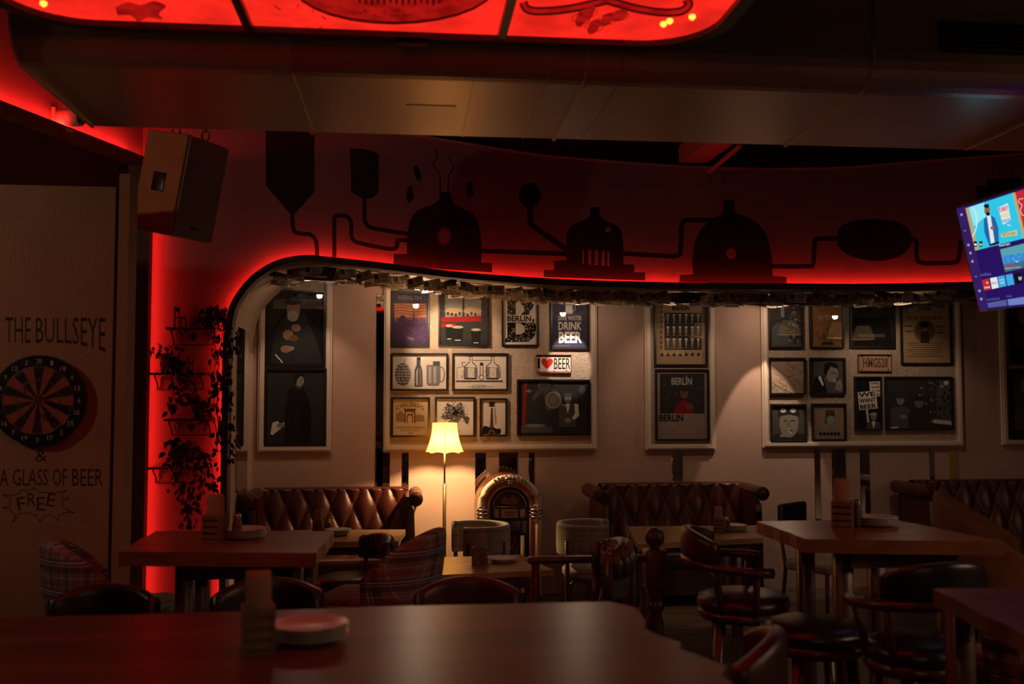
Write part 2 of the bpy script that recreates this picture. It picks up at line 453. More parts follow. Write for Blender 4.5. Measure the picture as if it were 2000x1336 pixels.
# lip of the arch (a plank bent along the curve), the soffit and the alcove cheek
def band(path, y0, y1, off0, off1):
    mb = MB(); k = len(path); A = []; B = []
    for i, p in enumerate(path):
        a = Vector(path[max(0, i - 1)]); b = Vector(path[min(k - 1, i + 1)]); d = (b - a).normalized(); nn = Vector((-d.y, d.x))
        A.append(Vector(p) + nn * off0); B.append(Vector(p) + nn * off1)
    vs = []
    for y in (y0, y1): vs += [(p.x, y, p.y) for p in A] + [(p.x, y, p.y) for p in B]
    fs = []
    for i in range(k - 1):
        fs += [(i, i + 1, k + i + 1, k + i), (2 * k + i, 3 * k + i, 3 * k + i + 1, 2 * k + i + 1),
               (i, 2 * k + i, 2 * k + i + 1, i + 1), (k + i, k + i + 1, 3 * k + i + 1, 3 * k + i)]
    mb.add(vs, fs, 0, False); return mb
struct(band(arch, YL, YM, 0.0, -0.045).build('trim_1', m_lip))
soffit = struct(band(arch, YM, YB, -0.002, -0.03).build('ceiling_alcove', m_soffit))
MB_ch = band(arch, 7.985, 7.992, 0.0, 0.012).build('led_shield', m_lip, bpy.data.objects['trim_1'])  # added lip that keeps the LED light off the room
led = band(arch, 8.028, 8.029, 0.002, 0.008).build('led_strip', m_led)
tag(led, 'red LED strip glowing along the top of the swooping arch', 'light strip')
# ---------------------------------------------------------------- portal around the dark corner: ledge and jamb with hidden LED strips
zl = LA.z
j0, j1 = PY(246, 700, 7.93).x, PY(287, 800, 7.93).x
jb = struct(MB().box(j0 - 0.06, j1, 7.90, 8.00, 0, zl - 0.02).build('trim_2', wood('portal_board', (0.13, 0.07, 0.035), (0.20, 0.11, 0.055), 0.6, 'Z', 8)))
o = MB().box(j1 - 0.030, j1 - 0.015, 8.02, 8.035, 0.0, zl - 0.1).build('led_strip', m_led_jamb)
tag(o, 'vertical red LED strip behind the brown portal board', 'light strip')
def along(s, off, z): return Vector((LA.x, LA.y, 0)) + ld * s + ln * off + Vector((0, 0, z))
mb = MB()

L = 6.0
def slab(mb, s0, s1, o0, o1, z0, z1):
    vs = [along(s, o, z) for s in (s0, s1) for o in (o0, o1) for z in (z0, z1)]
    return mb.add(vs, [(0, 1, 3, 2), (4, 6, 7, 5), (0, 4, 5, 1), (2, 3, 7, 6), (0, 2, 6, 4), (1, 5, 7, 3)])
slab(mb, -0.02, L, 0.0, 0.13, zl - 0.09, zl - 0.03); slab(mb, -0.02, L, 0.11, 0.13, zl - 0.03, zl - 0.02)
struct(mb.build('trim_3', MATS['portal_board']))
o = slab(MB(), 0.05, L, 0.05, 0.065, zl - 0.028, zl - 0.022).build('led_strip', m_led_ledge)
tag(o, 'red LED strip on top of the ledge below the security camera', 'light strip')
struct(slab(MB(), 0.0, L, 0.004, 0.02, 0.0, zl - 0.09).build('wall_corner_shade', m_darkwall))  # dark sheet: shade below the ledge put into the wall colour
# ---------------------------------------------------------------- dartboard partition
YD = 5.2
dx = PY(229, 600, YD).x; dz = PY(120, 363, YD).z
m_dartwall = mat('dart_wall_plaster', (0.33, 0.21, 0.135), 0.85, var=0.08, vscale=4, bump=0.5, bscale=70)
part = struct(MB().box(-3.05, dx - 0.02, YD, YD + 0.12, 0.15, dz).build('wall_dartboard', m_dartwall))
MB().box(dx - 0.02, dx - 0.001, YD + 0.03, YD + 0.1, 0.15, dz).build('shadow_gap', m_frame, part)
px1 = PY(250, 600, YD).x
struct(MB().box(dx, px1, YD - 0.01, YD + 0.14, 0.15, PY(240, 340, YD).z).build('trim_4', m_dartwall))

# ---------------------------------------------------------------- mural: brewery silhouettes painted on the wall
def mural(name, label, shapes):
    a = Art((0, YM, 0), (0, -1, 0)); a.k = 6
    for sh in shapes: sh(a)
    o = a.build(name, wall_mural); o['label'] = label; return o
def sm(pts, sub=5): return [tuple(p) for p in catmull([Vector(p) for p in pts], sub)]
K = m_black_paint
mural('painted_hopper', 'black painted hopper with pointed foot', [lambda a: a.poly(K, [(519, 235), (614, 235), (614, 375), (576, 418), (567, 418), (519, 362)]),
      lambda a: a.line(K, sm([(571, 415), (571, 430), (574, 450), (585, 456), (605, 458), (616, 468), (619, 485), (619, 505)]), 8)])
mural('painted_pipe', 'black painted bent pipe', [lambda a: a.line(K, sm([(653, 506), (653, 440), (654, 424), (664, 421), (678, 423), (686, 436), (687, 462), (700, 474), (760, 486), (775, 482), (777, 470), (797, 470)]), 8)])
mural('painted_cylinder', 'black painted cylinder tank', [lambda a: a.poly(K, [(684, 290), (710, 291), (740, 300), (739, 375), (728, 387), (705, 387), (686, 375)]),
      lambda a: a.line(K, sm([(712, 385), (712, 425), (716, 438), (730, 446), (797, 457)]), 8)])
def kettle(a):
    body = [(860, 374)] + sm([(857, 390), (845, 400), (815, 412), (800, 435), (795, 470), (795, 496)], 4) + [(769, 496), (769, 520), (961, 532), (961, 514)] + sm([(940, 513), (940, 470), (930, 425), (905, 408), (885, 397)], 4) + [(880, 376)]
    a.poly(K, body); 0 and a.poly(K, body, [(868 + 14 * math.cos(2 * PI * i / 20), 461 + 18 * math.sin(2 * PI * i / 20)) for i in range(20)])
    a.ell(K, 868, 461, 14, 18); a.ell(m_mural, 868, 461, 11.5, 15.5); a.ring(m_mural, 868, 461, 14, 18, 1.0)
    a.line(K, [(847, 291), (855, 304), (845, 321), (860, 341), (860, 376)], 2.5); a.line(K, [(883, 300), (877, 307), (887, 328), (876, 343), (875, 378)], 2.5)
    a.line(K, [(940, 490), (1106, 496)], 9)
mural('painted_kettle', 'black painted brew kettle with porthole and steam', [kettle])
def hop(x, y, r):
    return lambda a: (a.ell(K, x, y, 6, 16, rot=r), a.line(K, [(x - 14 * math.sin(r), y + 14 * math.cos(r)), (x - 22 * math.sin(r), y + 22 * math.cos(r))], 1.5), a.ell(K, x + 3, y + 6, 5, 9, rot=r + .3))
for x, y, r in ((815, 338, -0.3), (800, 379, 0.12), (917, 371, 0.08)): mural('painted_hop', 'small black painted hop cone', [hop(x, y, r)])
mural('painted_ladle', 'black painted round vessel on a bent pipe', [lambda a: a.ell(K, 1035, 381, 22, 25), lambda a: a.line(K, sm([(1036, 400), (1036, 430), (1044, 443), (1110, 490)]), 11)])
def still(a):
    body = [(1153, 405)] + sm([(1152, 418), (1145, 428), (1118, 440), (1107, 460), (1106, 508)], 4) + [(1082, 510), (1082, 527), (1062, 527), (1062, 541), (1260, 548), (1260, 532), (1239, 532), (1239, 517)] + sm([(1218, 516), (1217, 470), (1210, 445), (1185, 432), (1172, 422)], 4) + [(1171, 405)]
    a.poly(K, body)
    for x, w in ((1139, 3), (1152, 6), (1165, 7), (1178, 6), (1188, 4)): a.rect(m_mural, x - w / 2, 487 + (x - 1139) * .08, x + w / 2, 516 + (x - 1139) * .08)
    a.ell(m_mural, 1188, 449, 5, 6)
    a.line(K, sm([(1215, 495), (1300, 500), (1320, 500), (1329, 492), (1331, 445), (1336, 432), (1350, 430), (1395, 430)], 5), 9)
mural('painted_still', 'black painted pot still with slotted window', [still])
def dome(a):
    body = [(1413, 391)] + sm([(1413, 412), (1408, 420), (1385, 432), (1362, 460), (1353, 500), (1353, 536)], 4) + [(1328, 537), (1327, 551), (1536, 555), (1536, 541)] + sm([(1509, 539), (1507, 500), (1495, 455), (1470, 430), (1440, 418), (1435, 411)], 4) + [(1435, 391)]
    a.poly(K, body); a.ell(m_mural, 1428, 495, 10, 11)
    a.line(K, sm([(1507, 520), (1575, 520), (1588, 515), (1591, 475), (1597, 467), (1640, 466)]), 9)
mural('painted_dome_kettle', 'black painted domed kettle with round porthole', [dome])
def barrel(a):
    a.poly(K, sm([(1633, 468), (1640, 445), (1665, 432), (1708, 428), (1750, 433), (1775, 448), (1780, 470), (1770, 492), (1745, 505), (1710, 510), (1670, 503), (1642, 488), (1633, 468)], 3)[:-1])
    a.line(K, sm([(1775, 468), (1785, 468), (1790, 475), (1791, 500), (1800, 513), (1860, 513), (1872, 505), (1876, 470)]), 9)
mural('painted_barrel', 'black painted oval barrel between pipes', [barrel])
mural('painted_pot', 'black painted pot above the television', [lambda a: a.poly(K, [(1907, 363), (1927, 363), (1927, 350), (1996, 347), (1996, 360), (2020, 360), (2020, 430), (1907, 430)]),
      *[(lambda x: (lambda a: a.line(K, sm([(x, 342), (x + 5, 335), (x + 1, 329), (x + 6, 323)], 4), 2)))(1938 + 12 * i) for i in range(4)]])

# ---------------------------------------------------------------- ceiling duct with seams and vent
zd = 3.1; yf, yn = 4.86, 3.86; DX0 = PZ(150, 222, zd).x
prof = [(yf, zd), (yn + 0.14, zd)] + [(yn + 0.14 - 0.14 * math.sin(t), zd + 0.14 - 0.14 * math.cos(t)) for t in [PI / 2 * i / 6 for i in range(1, 7)]] + [(yn, 3.95), (yf, 3.95)]
duct = thing('air_duct', 'long beige sheet metal air duct crossing under the dark ceiling', 'duct', (1, yf - 0.5, zd), world=True)
mb = MB(); mb.poly([prof], lambda y, z: (DX0, y, z), depth=(XR - DX0 - .05, 0, 0)); mb.build('duct_body', m_duct, duct)
def seam(x, wdt):
    pts = [(x, yf, zd - .001)] + [(x, y, z - .001) for y, z in prof[1:8]] + [(x, yn, 3.9)]
    mb = MB()
    for i in range(len(pts) - 1): mb.bar(pts[i], pts[i + 1], wdt, wdt * 0.6, up=(1, 0, 0))
    mb.build('seam', m_duct, duct)
for px, wd in ((158, .018), (605, .026), (785, .008), (905, .008), (1025, .010), (1085, .026), (1140, .008), (1535, .022), (1880, .012)):
    seam(PZ(px, 228 + (px - 200) * .04, zd).x, wd)
MB().box(PZ(835, 240, zd).x - .1, PZ(835, 240, zd).x + .12, 4.35, 4.7, zd - .003, zd).build('patch_plate', mat('bright_tin', (0.52, 0.43, 0.34), 0.36, metal=0.4), duct)
v0, v1 = PY(1835, 60, yn), PY(2040, 60, yn)
vent = thing('air_vent', 'dark slatted vent grille on the duct at upper right', 'vent', (v0.x, yn, 3.3), world=True)
za, zb = PY(1900, 105, yn).z, PY(1900, 45, yn).z
mb = MB(); mb.box(v0.x, v1.x, yn - .012, yn - .002, za, zb); mb.build('vent_back', m_frame, vent)
for i in range(7):
    z = za + (zb - za) * (i + .5) / 7
    MB().box(v0.x, v1.x, yn - .03, yn - .012, z - .003, z + .003).build('slat', m_steel, vent)

# ---------------------------------------------------------------- beam and bracket above the parapet
b0 = PY(1355, 322, 8.05); 
q = [PY(1326, 318, 8.05), PY(1380, 318, 8.05), PY(1448, 272, 7.2), PY(1392, 272, 7.2)]
mb = MB(); mb.add(q + [p + Vector((0, 0, 0.14)) for p in q], [(0, 1, 2, 3), (4, 5, 6, 7), (0, 1, 5, 4), (1, 2, 6, 5), (2, 3, 7, 6), (3, 0, 4, 7)])
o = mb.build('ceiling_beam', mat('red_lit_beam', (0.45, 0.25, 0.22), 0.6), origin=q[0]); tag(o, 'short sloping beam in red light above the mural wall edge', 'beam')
c0, c1 = PY(1383, 338, 7.98), PY(1446, 284, 7.3)
br = thing('beam_bracket', 'thin red-lit bracket hanging beside the sloping ceiling beam', 'bracket', c0, world=True)
MB().bar(c0, c1, 0.03, 0.02).build('arm', mat('red_lit_beam', (0, 0, 0)), br)
MB().tube([c0, c0 + Vector((0, 0, -0.05)), c0 + Vector((0.02, 0, -0.08))], 0.008, 6).build('hook', m_steel, br)

# ---------------------------------------------------------------- red stained-glass ceiling lamp
zg = 3.2
lamp = thing('stained_glass_ceiling_lamp', 'large red glowing stained glass panel lamp hanging in front of the duct', 'ceiling lamp', (0, 2.9, zg), world=True)
gx0, gx1, gyf, gyn = PZ(60, 40, zg).x - .02, PZ(1392, 40, zg).x + .03, 3.765, 2.15
def rrect(x0, x1, y0, y1, r, n=8):
    out = []
    for cx, cy, a in ((x1 - r, y1 - r, 0), (x0 + r, y1 - r, PI / 2), (x0 + r, y0 + r, PI), (x1 - r, y0 + r, 1.5 * PI)):
        out += [(cx + r * math.cos(a + PI / 2 * i / n), cy + r * math.sin(a + PI / 2 * i / n)) for i in range(n + 1)]
    return out
fo = rrect(gx0 - .05, gx1 + .05, gyn - .05, gyf + .05, .30); fi = rrect(gx0, gx1, gyn, gyf, .26)
MB().poly([fo, fi], lambda x, y: (x, y, zg - .012), depth=(0, 0, .11)).build('frame', m_frame, lamp)
MB().poly([fo], lambda x, y: (x, y, zg + .10), depth=(0, 0, .02)).build('back_plate', m_frame, lamp)
m_red_glass = emis('red_glass', (1.0, 0.022, 0.012), L_GLASS, noise=.35, scale=5)
m_red_glass_d = emis('dark_red_glass', (0.50, 0.008, 0.006), L_GLASS * .8, noise=.5, scale=12)
m_red_glass_b = emis('burgundy_glass', (0.10, 0.003, 0.003), L_GLASS * .5)
ma, mc = PZ(480, 40, zg).x, PZ(988, 40, zg).x
def clipx(poly, x0, x1): return [(min(max(x, x0), x1), y) for x, y in poly]
for a_, b_ in ((gx0, ma), (ma, mc), (mc, gx1)):
    MB().poly([clipx(fi, a_, b_)], lambda x, y: (x, y, zg + .01)).build('pane', m_red_glass, lamp, fix=False)
for x in (ma, mc): MB().box(x - .016, x + .016, gyn, gyf, zg - .012, zg + .02).build('mullion', m_frame, lamp)
a = Art((0, 0, zg + .008), (0, 0, -1))
a.ell(m_red_glass_b, 770, -30, 200, 78, 28); a.ell(m_red_glass_d, 770, -32, 197, 74, 28)
a.scrib(m_red_glass_b, 660, 20, 840, 32, 18, 2.5, 3)
for i in range(14): a.rect(m_red_glass_b, 700 + i * 12, -4, 705 + i * 12, 6 + (i * 7 % 5))
a.build('badge', lamp)
a = Art((0, 0, zg + .008), (0, 0, -1))
sw = sm([(1022, 4), (1030, 18), (1060, 22), (1120, 16), (1180, 2), (1190, 2), (1240, 16), (1290, 24), (1330, 22), (1346, 8), (1338, -2)])
a.line(m_red_glass_b, sw, 17); a.line(m_red_glass_d, sw, 8)
for x, y in ((1135, 36), (1160, 52), (1185, 38), (1210, 30), (1150, 24)): a.ell(m_red_glass_d, x, y, 18, 10, 12, rot=x * .01); a.ring(m_red_glass_b, x, y, 18, 10, 1.2, 14)
a.build('scroll_ornament', lamp)
a = Art((0, 0, zg + .008), (0, 0, -1)); a.poly(m_red_glass_d, sm([(225, 14), (250, 4), (275, 10), (300, 2), (325, 12), (310, 26), (318, 38), (290, 34), (270, 42), (255, 30), (230, 30)], 3)); a.build('leaf_ornament', lamp)
a = Art((0, 0, zg + .008), (0, 0, -1)); a.scrib(m_red_glass_d, 540, 8, 640, 60, 10, 2.5, 15); a.build('vine_ornament', lamp)
m_bulb = emis('bulb_behind_glass', (1.0, 0.45, 0.05), 2.2)
for x, y in ((1296, 48), (1352, 34), (1308, 42), (85, 8)):
    p = PZ(x, y, zg); MB().lathe([(.004, -.012), (.013, -.004), (.013, .004), (.004, .012)], (p.x, p.y, zg + .002), 8).build('bulb', m_bulb, lamp)
for x in (gx0 + .4, gx1 - .4): MB().tube([(x, 2.9, zg + .1), (x, 2.9, ZC)], .008, 6).build('hanger', m_iron, lamp)
MB().box(-.05, .07, gyf + .03, gyf + .055, zg - .03, zg - .012).build('cable_clip', m_frame, lamp)
# ================================================================ ALCOVE WALL: mouldings, mirror strips, pictures
def zs(X):
    """height of the alcove ceiling at X"""
    pts = [p for p in arch if p[0] >= XJ]
    for (a, b), (c, d) in zip(pts[4:], pts[5:]):
        if c >= X >= a and c > a: return b + (d - b) * (X - a) / (c - a) - 0.045
    return 2.7
tn = 5
def moulding(x0, x1, yb):
    global tn
    p0, p1 = PY(x0, yb, YB), PY(x1, yb, YB)
    X0, X1, z0 = p0.x, p1.x, p0.z; z1 = max(zs(X0), zs(X1)) + 0.10
    w = 0.055
    mb = MB()
    for k, (d, i) in enumerate(((0.028, 0.0), (0.040, 0.016))):       # stepped profile
        o = [(X0 + i, z0 + i), (X1 - i, z0 + i), (X1 - i, z1 - i), (X0 + i, z1 - i)]
        q = [(X0 + w - .012 * k, z0 + w - .012 * k), (X1 - w + .012 * k, z0 + w - .012 * k), (X1 - w + .012 * k, z1 - w + .012 * k), (X0 + w - .012 * k, z1 - w + .012 * k)]
        mb.poly([o, q], lambda x, z: (x, YB - d, z), depth=(0, d, 0))
    t = struct(mb.build('trim_%d' % tn, m_trim)); tn += 1
    MB().box(X0 + .03, X1 - .03, YB - .004, YB, z0 + .03, z1 - .03).build('plaster_panel', m_stucco, t)
for a_ in ((503, 647, 883), (749, 1166, 881), (1260, 1397, 879), (1488, 1880, 874), (1956, 2110, 869)): moulding(*a_)
def strip(x0, x1, yt, yb, m=None):
    p, q = PY(x0, yt, YB), PY(x1, yb, YB)
    o = MB().rbox(p.x, q.x, YB - .007, YB, q.z, min(p.z, zs(p.x) - .03), .0035, 1, smooth=False).build('mirror_strip', m or m_mirror, wall_back)
m_yellow_reflection = mat('yellow_reflection', (0.50, 0.36, 0.10), 0.25, metal=0.6)  # mirror's yellow reflection put into the strip colour
for s_ in ((735, 748, 575, 960), (736, 761, 884, 975), (785, 798, 884, 970), (928, 949, 884, 1090), (974, 1011, 884, 1040), (1032, 1044, 884, 1120), (1312, 1334, 882, 960), (1590, 1604, 877, 1030), (1624, 1654, 877, 1030), (1679, 1701, 877, 1035), (1814, 1826, 876, 960)): strip(*s_)
strip(1852, 1873, 876, 960, m_yellow_reflection)
cheek = XJ + .047
ya, yb_ = PX(462, 800, cheek).y, PX(484, 800, cheek).y
MB().rbox(cheek - .004, cheek + .004, ya, min(yb_, YB - .02), 0.02, PX(470, 612, cheek).z, .003, 1, smooth=False).build('mirror_strip', m_mirror, soffit)
MB().box(XJ + .031, XJ + .043, YM, YB, 0, 2.2).build('cheek_panel', m_beige, soffit)

def ink(n, c, r=0.85): return mat('ink_' + n, c, r, spec=0.1)
WH, PAPER, CREAM, TAN = ink('white', (.70, .66, .62)), ink('paper', (.62, .55, .48)), ink('cream', (.66, .54, .36)), ink('tan', (.33, .23, .14))
BK, G1, G2, G3, G4 = ink('black', (.012, .012, .013)), ink('soot', (.03, .03, .032)), ink('charcoal', (.075, .075, .078)), ink('grey', (.17, .165, .16)), ink('light_grey', (.34, .33, .32))
SKIN, SKIN2 = ink('flesh', (.26, .16, .11)), ink('flesh_grey', (.25, .225, .205))
NAVY, PURP, ORG, MAUVE = ink('navy', (.045, .045, .085)), ink('purple', (.06, .035, .085)), ink('sunset', (.42, .18, .09)), ink('mauve', (.16, .08, .12))
RED, DRED, BRN, GRN = ink('red', (.55, .03, .025)), ink('dark_red', (.22, .015, .015)), ink('brown', (.14, .07, .035)), ink('teal_grey', (.25, .33, .34))
ZA, ZB, ZCC = (740, 550, .25452), (1240, 540, .33), (450, 480, .26192)

def pic(name, label, rect, zoom, bg, draw, cat='picture', fw=3.6, m=None, glazed=True):
    """one framed print: frame, sheet and glass"""
    x0, y0, x1, y1 = rect
    T = lambda x, y: (zoom[0] + x * zoom[2], zoom[1] + y * zoom[2])
    (ax, ay), (bx, by) = T(x0, y0), T(x1, y1)
    p, q = PY(ax, ay, YB - .03), PY(bx, by, YB - .03)
    X0, X1, z0, z1 = p.x, q.x, q.z, p.z
    th = thing(name, label, cat, ((X0 + X1) / 2, YB - .01, z0), world=True)
    w = fw * 9.2 / FPX
    o = [(X0, z0), (X1, z0), (X1, z1), (X0, z1)]; i = [(X0 + w, z0 + w), (X1 - w, z0 + w), (X1 - w, z1 - w), (X0 + w, z1 - w)]
    MB().poly([o, i], lambda x, z: (x, YB - .032, z), depth=(0, .028, 0)).build('frame', m or m_frame, th)
    a = Art((0, YB - .012, 0), (0, -1, 0), zoom); f = fw / zoom[2] * .6; a.clip = (x0 + f, y0 + f, x1 - f, y1 - f)
    a.k = 1; a.m.poly([[(x0 + f, y0 + f), (x1 - f, y0 + f), (x1 - f, y1 - f), (x0 + f, y1 - f)]], a.fn, mi=a.mi(bg))
    draw(a); a.build('print', th)
    if glazed: MB().add([(X0 + w * .8, YB - .025, z0 + w * .8), (X1 - w * .8, YB - .025, z0 + w * .8), (X1 - w * .8, YB - .025, z1 - w * .8), (X0 + w * .8, YB - .025, z1 - w * .8)], [(0, 1, 2, 3)]).build('glass', m_glass, th, fix=False)
    return th

# --- first narrow panel
def d(a):
    a.rect(BK, 290, 400, 690, 880); a.rect(G2, 320, 400, 690, 470); a.poly(G1, [(300, 880), (330, 620), (420, 520), (560, 520), (640, 700), (690, 880)])
    a.ell(SKIN, 470, 480, 50, 75); a.ell(G4, 465, 525, 42, 40); a.ell(G1, 465, 415, 62, 28); a.rect(G1, 400, 412, 535, 430)
    a.ell(SKIN, 490, 612, 36, 28); a.ell(SKIN, 430, 665, 40, 38); a.ell(BRN, 470, 690, 34, 24)
    a.ell(SKIN, 415, 770, 42, 28); a.ell(SKIN2, 455, 765, 22, 16); a.line(WH, [(335, 810), (390, 873)], 9)
pic('framed_picture', 'dark portrait of a bearded man in a cap, hands clasped, above left sofa', (268, 330, 706, 900), ZCC, BK, d)
ZD = (500, 700, .1)
def d(a):
    a.rect(G1, 260, 260, 1350, 1700)
    a.poly(BK, [(560, 1660), (560, 1000), (620, 620), (760, 520), (920, 560), (1020, 760), (1080, 1100), (1060, 1660)])
    a.poly(G2, [(740, 540), (860, 610), (900, 560), (830, 480)])
    a.ell(SKIN2, 850, 430, 85, 120, rot=-.15); a.poly(BK, [(740, 460), (740, 320), (860, 270), (960, 320), (950, 360), (860, 350), (800, 420), (790, 500)])
    a.line(BK, [(850, 415), (900, 425)], 14); a.line(BK, [(880, 500), (915, 498)], 8)
    a.poly(WH, [(320, 1260), (420, 1220), (480, 1280), (560, 1240), (540, 1330), (420, 1420), (330, 1500), (280, 1480)]); a.ell(SKIN2, 480, 1310, 80, 50)
pic('framed_picture', 'portrait of a man in black holding papers, lower frame above left sofa', (185, 195, 1385, 1715), ZD, G1, d)
# --- wide panel: top row
def d(a):
    a.rect(NAVY, 110, 70, 375, 165); a.text(G3, 'BERLIN', 150, 108, 328, 138, .01); a.rect(G2, 190, 151, 285, 155)
    a.rect(ORG, 118, 168, 366, 320); a.rect(MAUVE, 118, 275, 366, 345); a.rect(PURP, 118, 318, 366, 480)
    for y in (185, 205, 228, 250): a.line(MAUVE, sm([(118, y), (180, y - 8), (260, y + 6), (366, y - 4)]), 6)
    a.ell(PURP, 182, 292, 26, 34); a.rect(PURP, 150, 290, 214, 330); a.rect(PURP, 178, 255, 186, 280)
    a.line(PURP, [(267, 220), (267, 330)], 5); a.ell(PURP, 267, 268, 7)
    for i in range(12): a.rect(PURP, 122 + i * 20, 300 - (i * 37 % 22), 136 + i * 20, 330)
    a.scrib(MAUVE, 190, 345, 360, 470, 26, 3, 4)
    a.line(G4, [(215, 425), (270, 440)], 4); a.line(G4, [(220, 438), (262, 450)], 3)
pic('framed_poster', 'sunset city skyline poster headed BERLIN, top left of the wide panel', (95, 70, 388, 497), ZA, NAVY, d)
def d(a):
    a.rect(G1, 475, 75, 835, 485); a.rect(G3, 508, 100, 640, 275); a.rect(G3, 657, 100, 785, 300)
    a.ell(TAN, 575, 225, 70, 25); a.ell(TAN, 720, 225, 70, 28); a.poly(DRED, [(475, 275), (785, 262), (785, 305), (475, 312)])
    for i in range(8): a.ell(G1, 530 + i * 30, 245 + (i % 3) * 6, 10, 13)
    a.rect(G1, 475, 312, 835, 485); a.poly(DRED, [(475, 320), (590, 318), (600, 345), (475, 350)])
    for x, y, w in ((540, 340, 30), (605, 350, 44), (745, 370, 38)):
        a.poly(BK, [(x - w, y), (x + w, y), (x + w * .8, y + 110), (x - w * .8, y + 110)]); a.ell(TAN, x, y, w, 11); a.ell(G4, x, y - 4, w * .8, 6)
        a.line(WH, [(x - w * .5, y + 100), (x + w * .5, y + 100)], 5)
pic('framed_picture', 'dark picture of stout glasses by a window, second in the top row', (458, 70, 848, 498), ZA, G1, d)
def d(a):
    a.poly(BK, [(968, 72), (1140, 72), (1185, 110), (1195, 170), (1170, 220), (1150, 250), (1190, 290), (1208, 350), (1195, 420), (1150, 462), (968, 466), (968, 440), (985, 430), (985, 100), (968, 90)])
    a.poly(PAPER, [(1050, 160), (1085, 165), (1112, 190), (1112, 230), (1090, 255), (1050, 260)]); a.poly(PAPER, [(1050, 318), (1085, 320), (1118, 345), (1120, 385), (1090, 405), (1050, 405)])
    a.scrib(PAPER, 990, 80, 1045, 460, 46, 3, 2); a.scrib(PAPER, 1115, 100, 1190, 240, 30, 3, 3); a.scrib(PAPER, 1125, 300, 1200, 450, 34, 3, 4); a.scrib(PAPER, 1050, 85, 1110, 155, 14, 3, 5); a.scrib(PAPER, 1050, 412, 1130, 460, 18, 3, 6)
    a.rect(PAPER, 978, 256, 1178, 314); a.text(BK, 'BERLIN', 985, 262, 1168, 306, .03)
pic('framed_poster', 'white poster of a giant letter B filled with drawings, reading BERLIN', (943, 70, 1230, 498), ZA, PAPER, d)
def d(a):
    a.rect(NAVY, 1338, 80, 1598, 494)
    a.poly(G4, [(1430, 155), (1490, 155), (1488, 250), (1432, 250)]); a.rect(PAPER, 1434, 185, 1487, 240); a.ell(WH, 1460, 158, 34, 14); a.ring(G4, 1495, 200, 16, 28, 6)
    a.text(PAPER, 'SAVE WATER', 1376, 262, 1556, 298, .012); a.text(PAPER, 'DRINK', 1378, 310, 1556, 372, .02); a.text(WH, 'BEER', 1380, 384, 1558, 472, .035)
    a.line(G3, [(1345, 493), (1470, 490)], 4)
pic('framed_poster', 'navy poster with a beer mug reading SAVE WATER DRINK BEER', (1318, 72, 1614, 522), ZA, NAVY, d)
# --- wide panel: middle row
def hopcone(a, x, y, w, h, c1, c2):
    a.ell(c1, x, y, w, h, 20)
    for r in range(7):
        n = 3 + (r in (2, 3, 4)); yy = y - h * .75 + r * h * .25
        ww = w * math.sqrt(max(.05, 1 - ((yy - y) / h) ** 2))
        for i in range(n):
            xx = x - ww * .7 + 1.4 * ww * i / (n - 1); a.ell(c2, xx, yy, w * .26, h * .15, 10); a.ell(c1, xx - w * .05, yy + h * .06, w * .2, h * .09, 8)
def d(a):
    hopcone(a, 185, 712, 62, 86, G2, G4); a.line(G2, sm([(185, 630), (200, 605), (212, 596)]), 4)
    a.poly(G2, [(291, 580), (320, 580), (319, 640), (334, 680), (336, 800), (330, 806), (278, 806), (272, 800), (274, 680), (289, 640)]); a.poly(G4, [(285, 690), (300, 660), (300, 796), (284, 796)]); a.rect(G3, 312, 665, 326, 796); a.rect(BK, 291, 580, 320, 600)
    a.poly(G3, [(366, 640), (472, 640), (466, 780), (458, 798), (375, 798), (366, 780)]); a.poly(G4, [(380, 652), (402, 652), (402, 780), (382, 780)]); a.rect(G4, 418, 652, 440, 780); a.ring(G3, 480, 712, 26, 60, 8); a.rect(G3, 456, 650, 472, 775); a.rect(G2, 415, 612, 468, 645)
pic('framed_picture', 'sepia drawing of a hop cone, a bottle and a mug in black frame', (93, 548, 530, 838), ZA, PAPER, d)
def d(a):
    a.text(G1, 'ALE BREWERY', 715, 797, 826, 815, .01); a.ring(G2, 770, 806, 62, 16, 2); a.line(G2, sm([(680, 812), (700, 808), (712, 806)]), 3); a.line(G2, sm([(832, 806), (855, 808), (880, 812)]), 3)
    for x in (705, 872):
        a.poly(G1, [(x - 12, 575), (x + 14, 575), (x + 12, 615), (x + 48, 650), (x + 52, 740), (x + 40, 752), (x - 42, 752), (x - 52, 740), (x - 50, 650), (x - 12, 615)])
        a.poly(PAPER, [(x - 8, 580), (x + 10, 580), (x + 8, 620), (x + 43, 654), (x + 46, 738), (x - 46, 738), (x - 45, 654), (x - 8, 620)])
        a.rect(G3, x - 45, 655, x - 22, 736); a.rect(G3, x + 28, 660, x + 44, 736); a.line(G2, [(x - 48, 660), (x + 48, 660)], 3); a.line(G2, [(x - 10, 600), (x + 12, 600)], 3); a.scrib(G2, x - 44, 665, x + 44, 735, 24, 1.6, x)
    a.line(G1, sm([(660, 660), (640, 640), (640, 620), (665, 620)]), 5); a.line(G1, [(600, 660), (600, 760)], 3); a.line(G1, [(600, 660), (650, 655)], 3)
    a.ring(G1, 788, 735, 20, 22, 5); a.rect(G1, 775, 640, 802, 720); a.rect(PAPER, 780, 645, 797, 715); a.ell(G1, 788, 632, 14, 12); a.line(G1, [(718, 604), (870, 604)], 4); a.line(G1, [(590, 765), (950, 765)], 12); a.scrib(PAPER, 592, 758, 948, 772, 40, 2, 8)
    a.line(G1, sm([(900, 640), (925, 650), (930, 690), (930, 740)]), 5)
    for x, y in ((650, 690), (655, 715), (640, 730), (820, 690), (830, 715), (660, 740)): a.ring(G1, x, y, 8, 8, 3, 12)
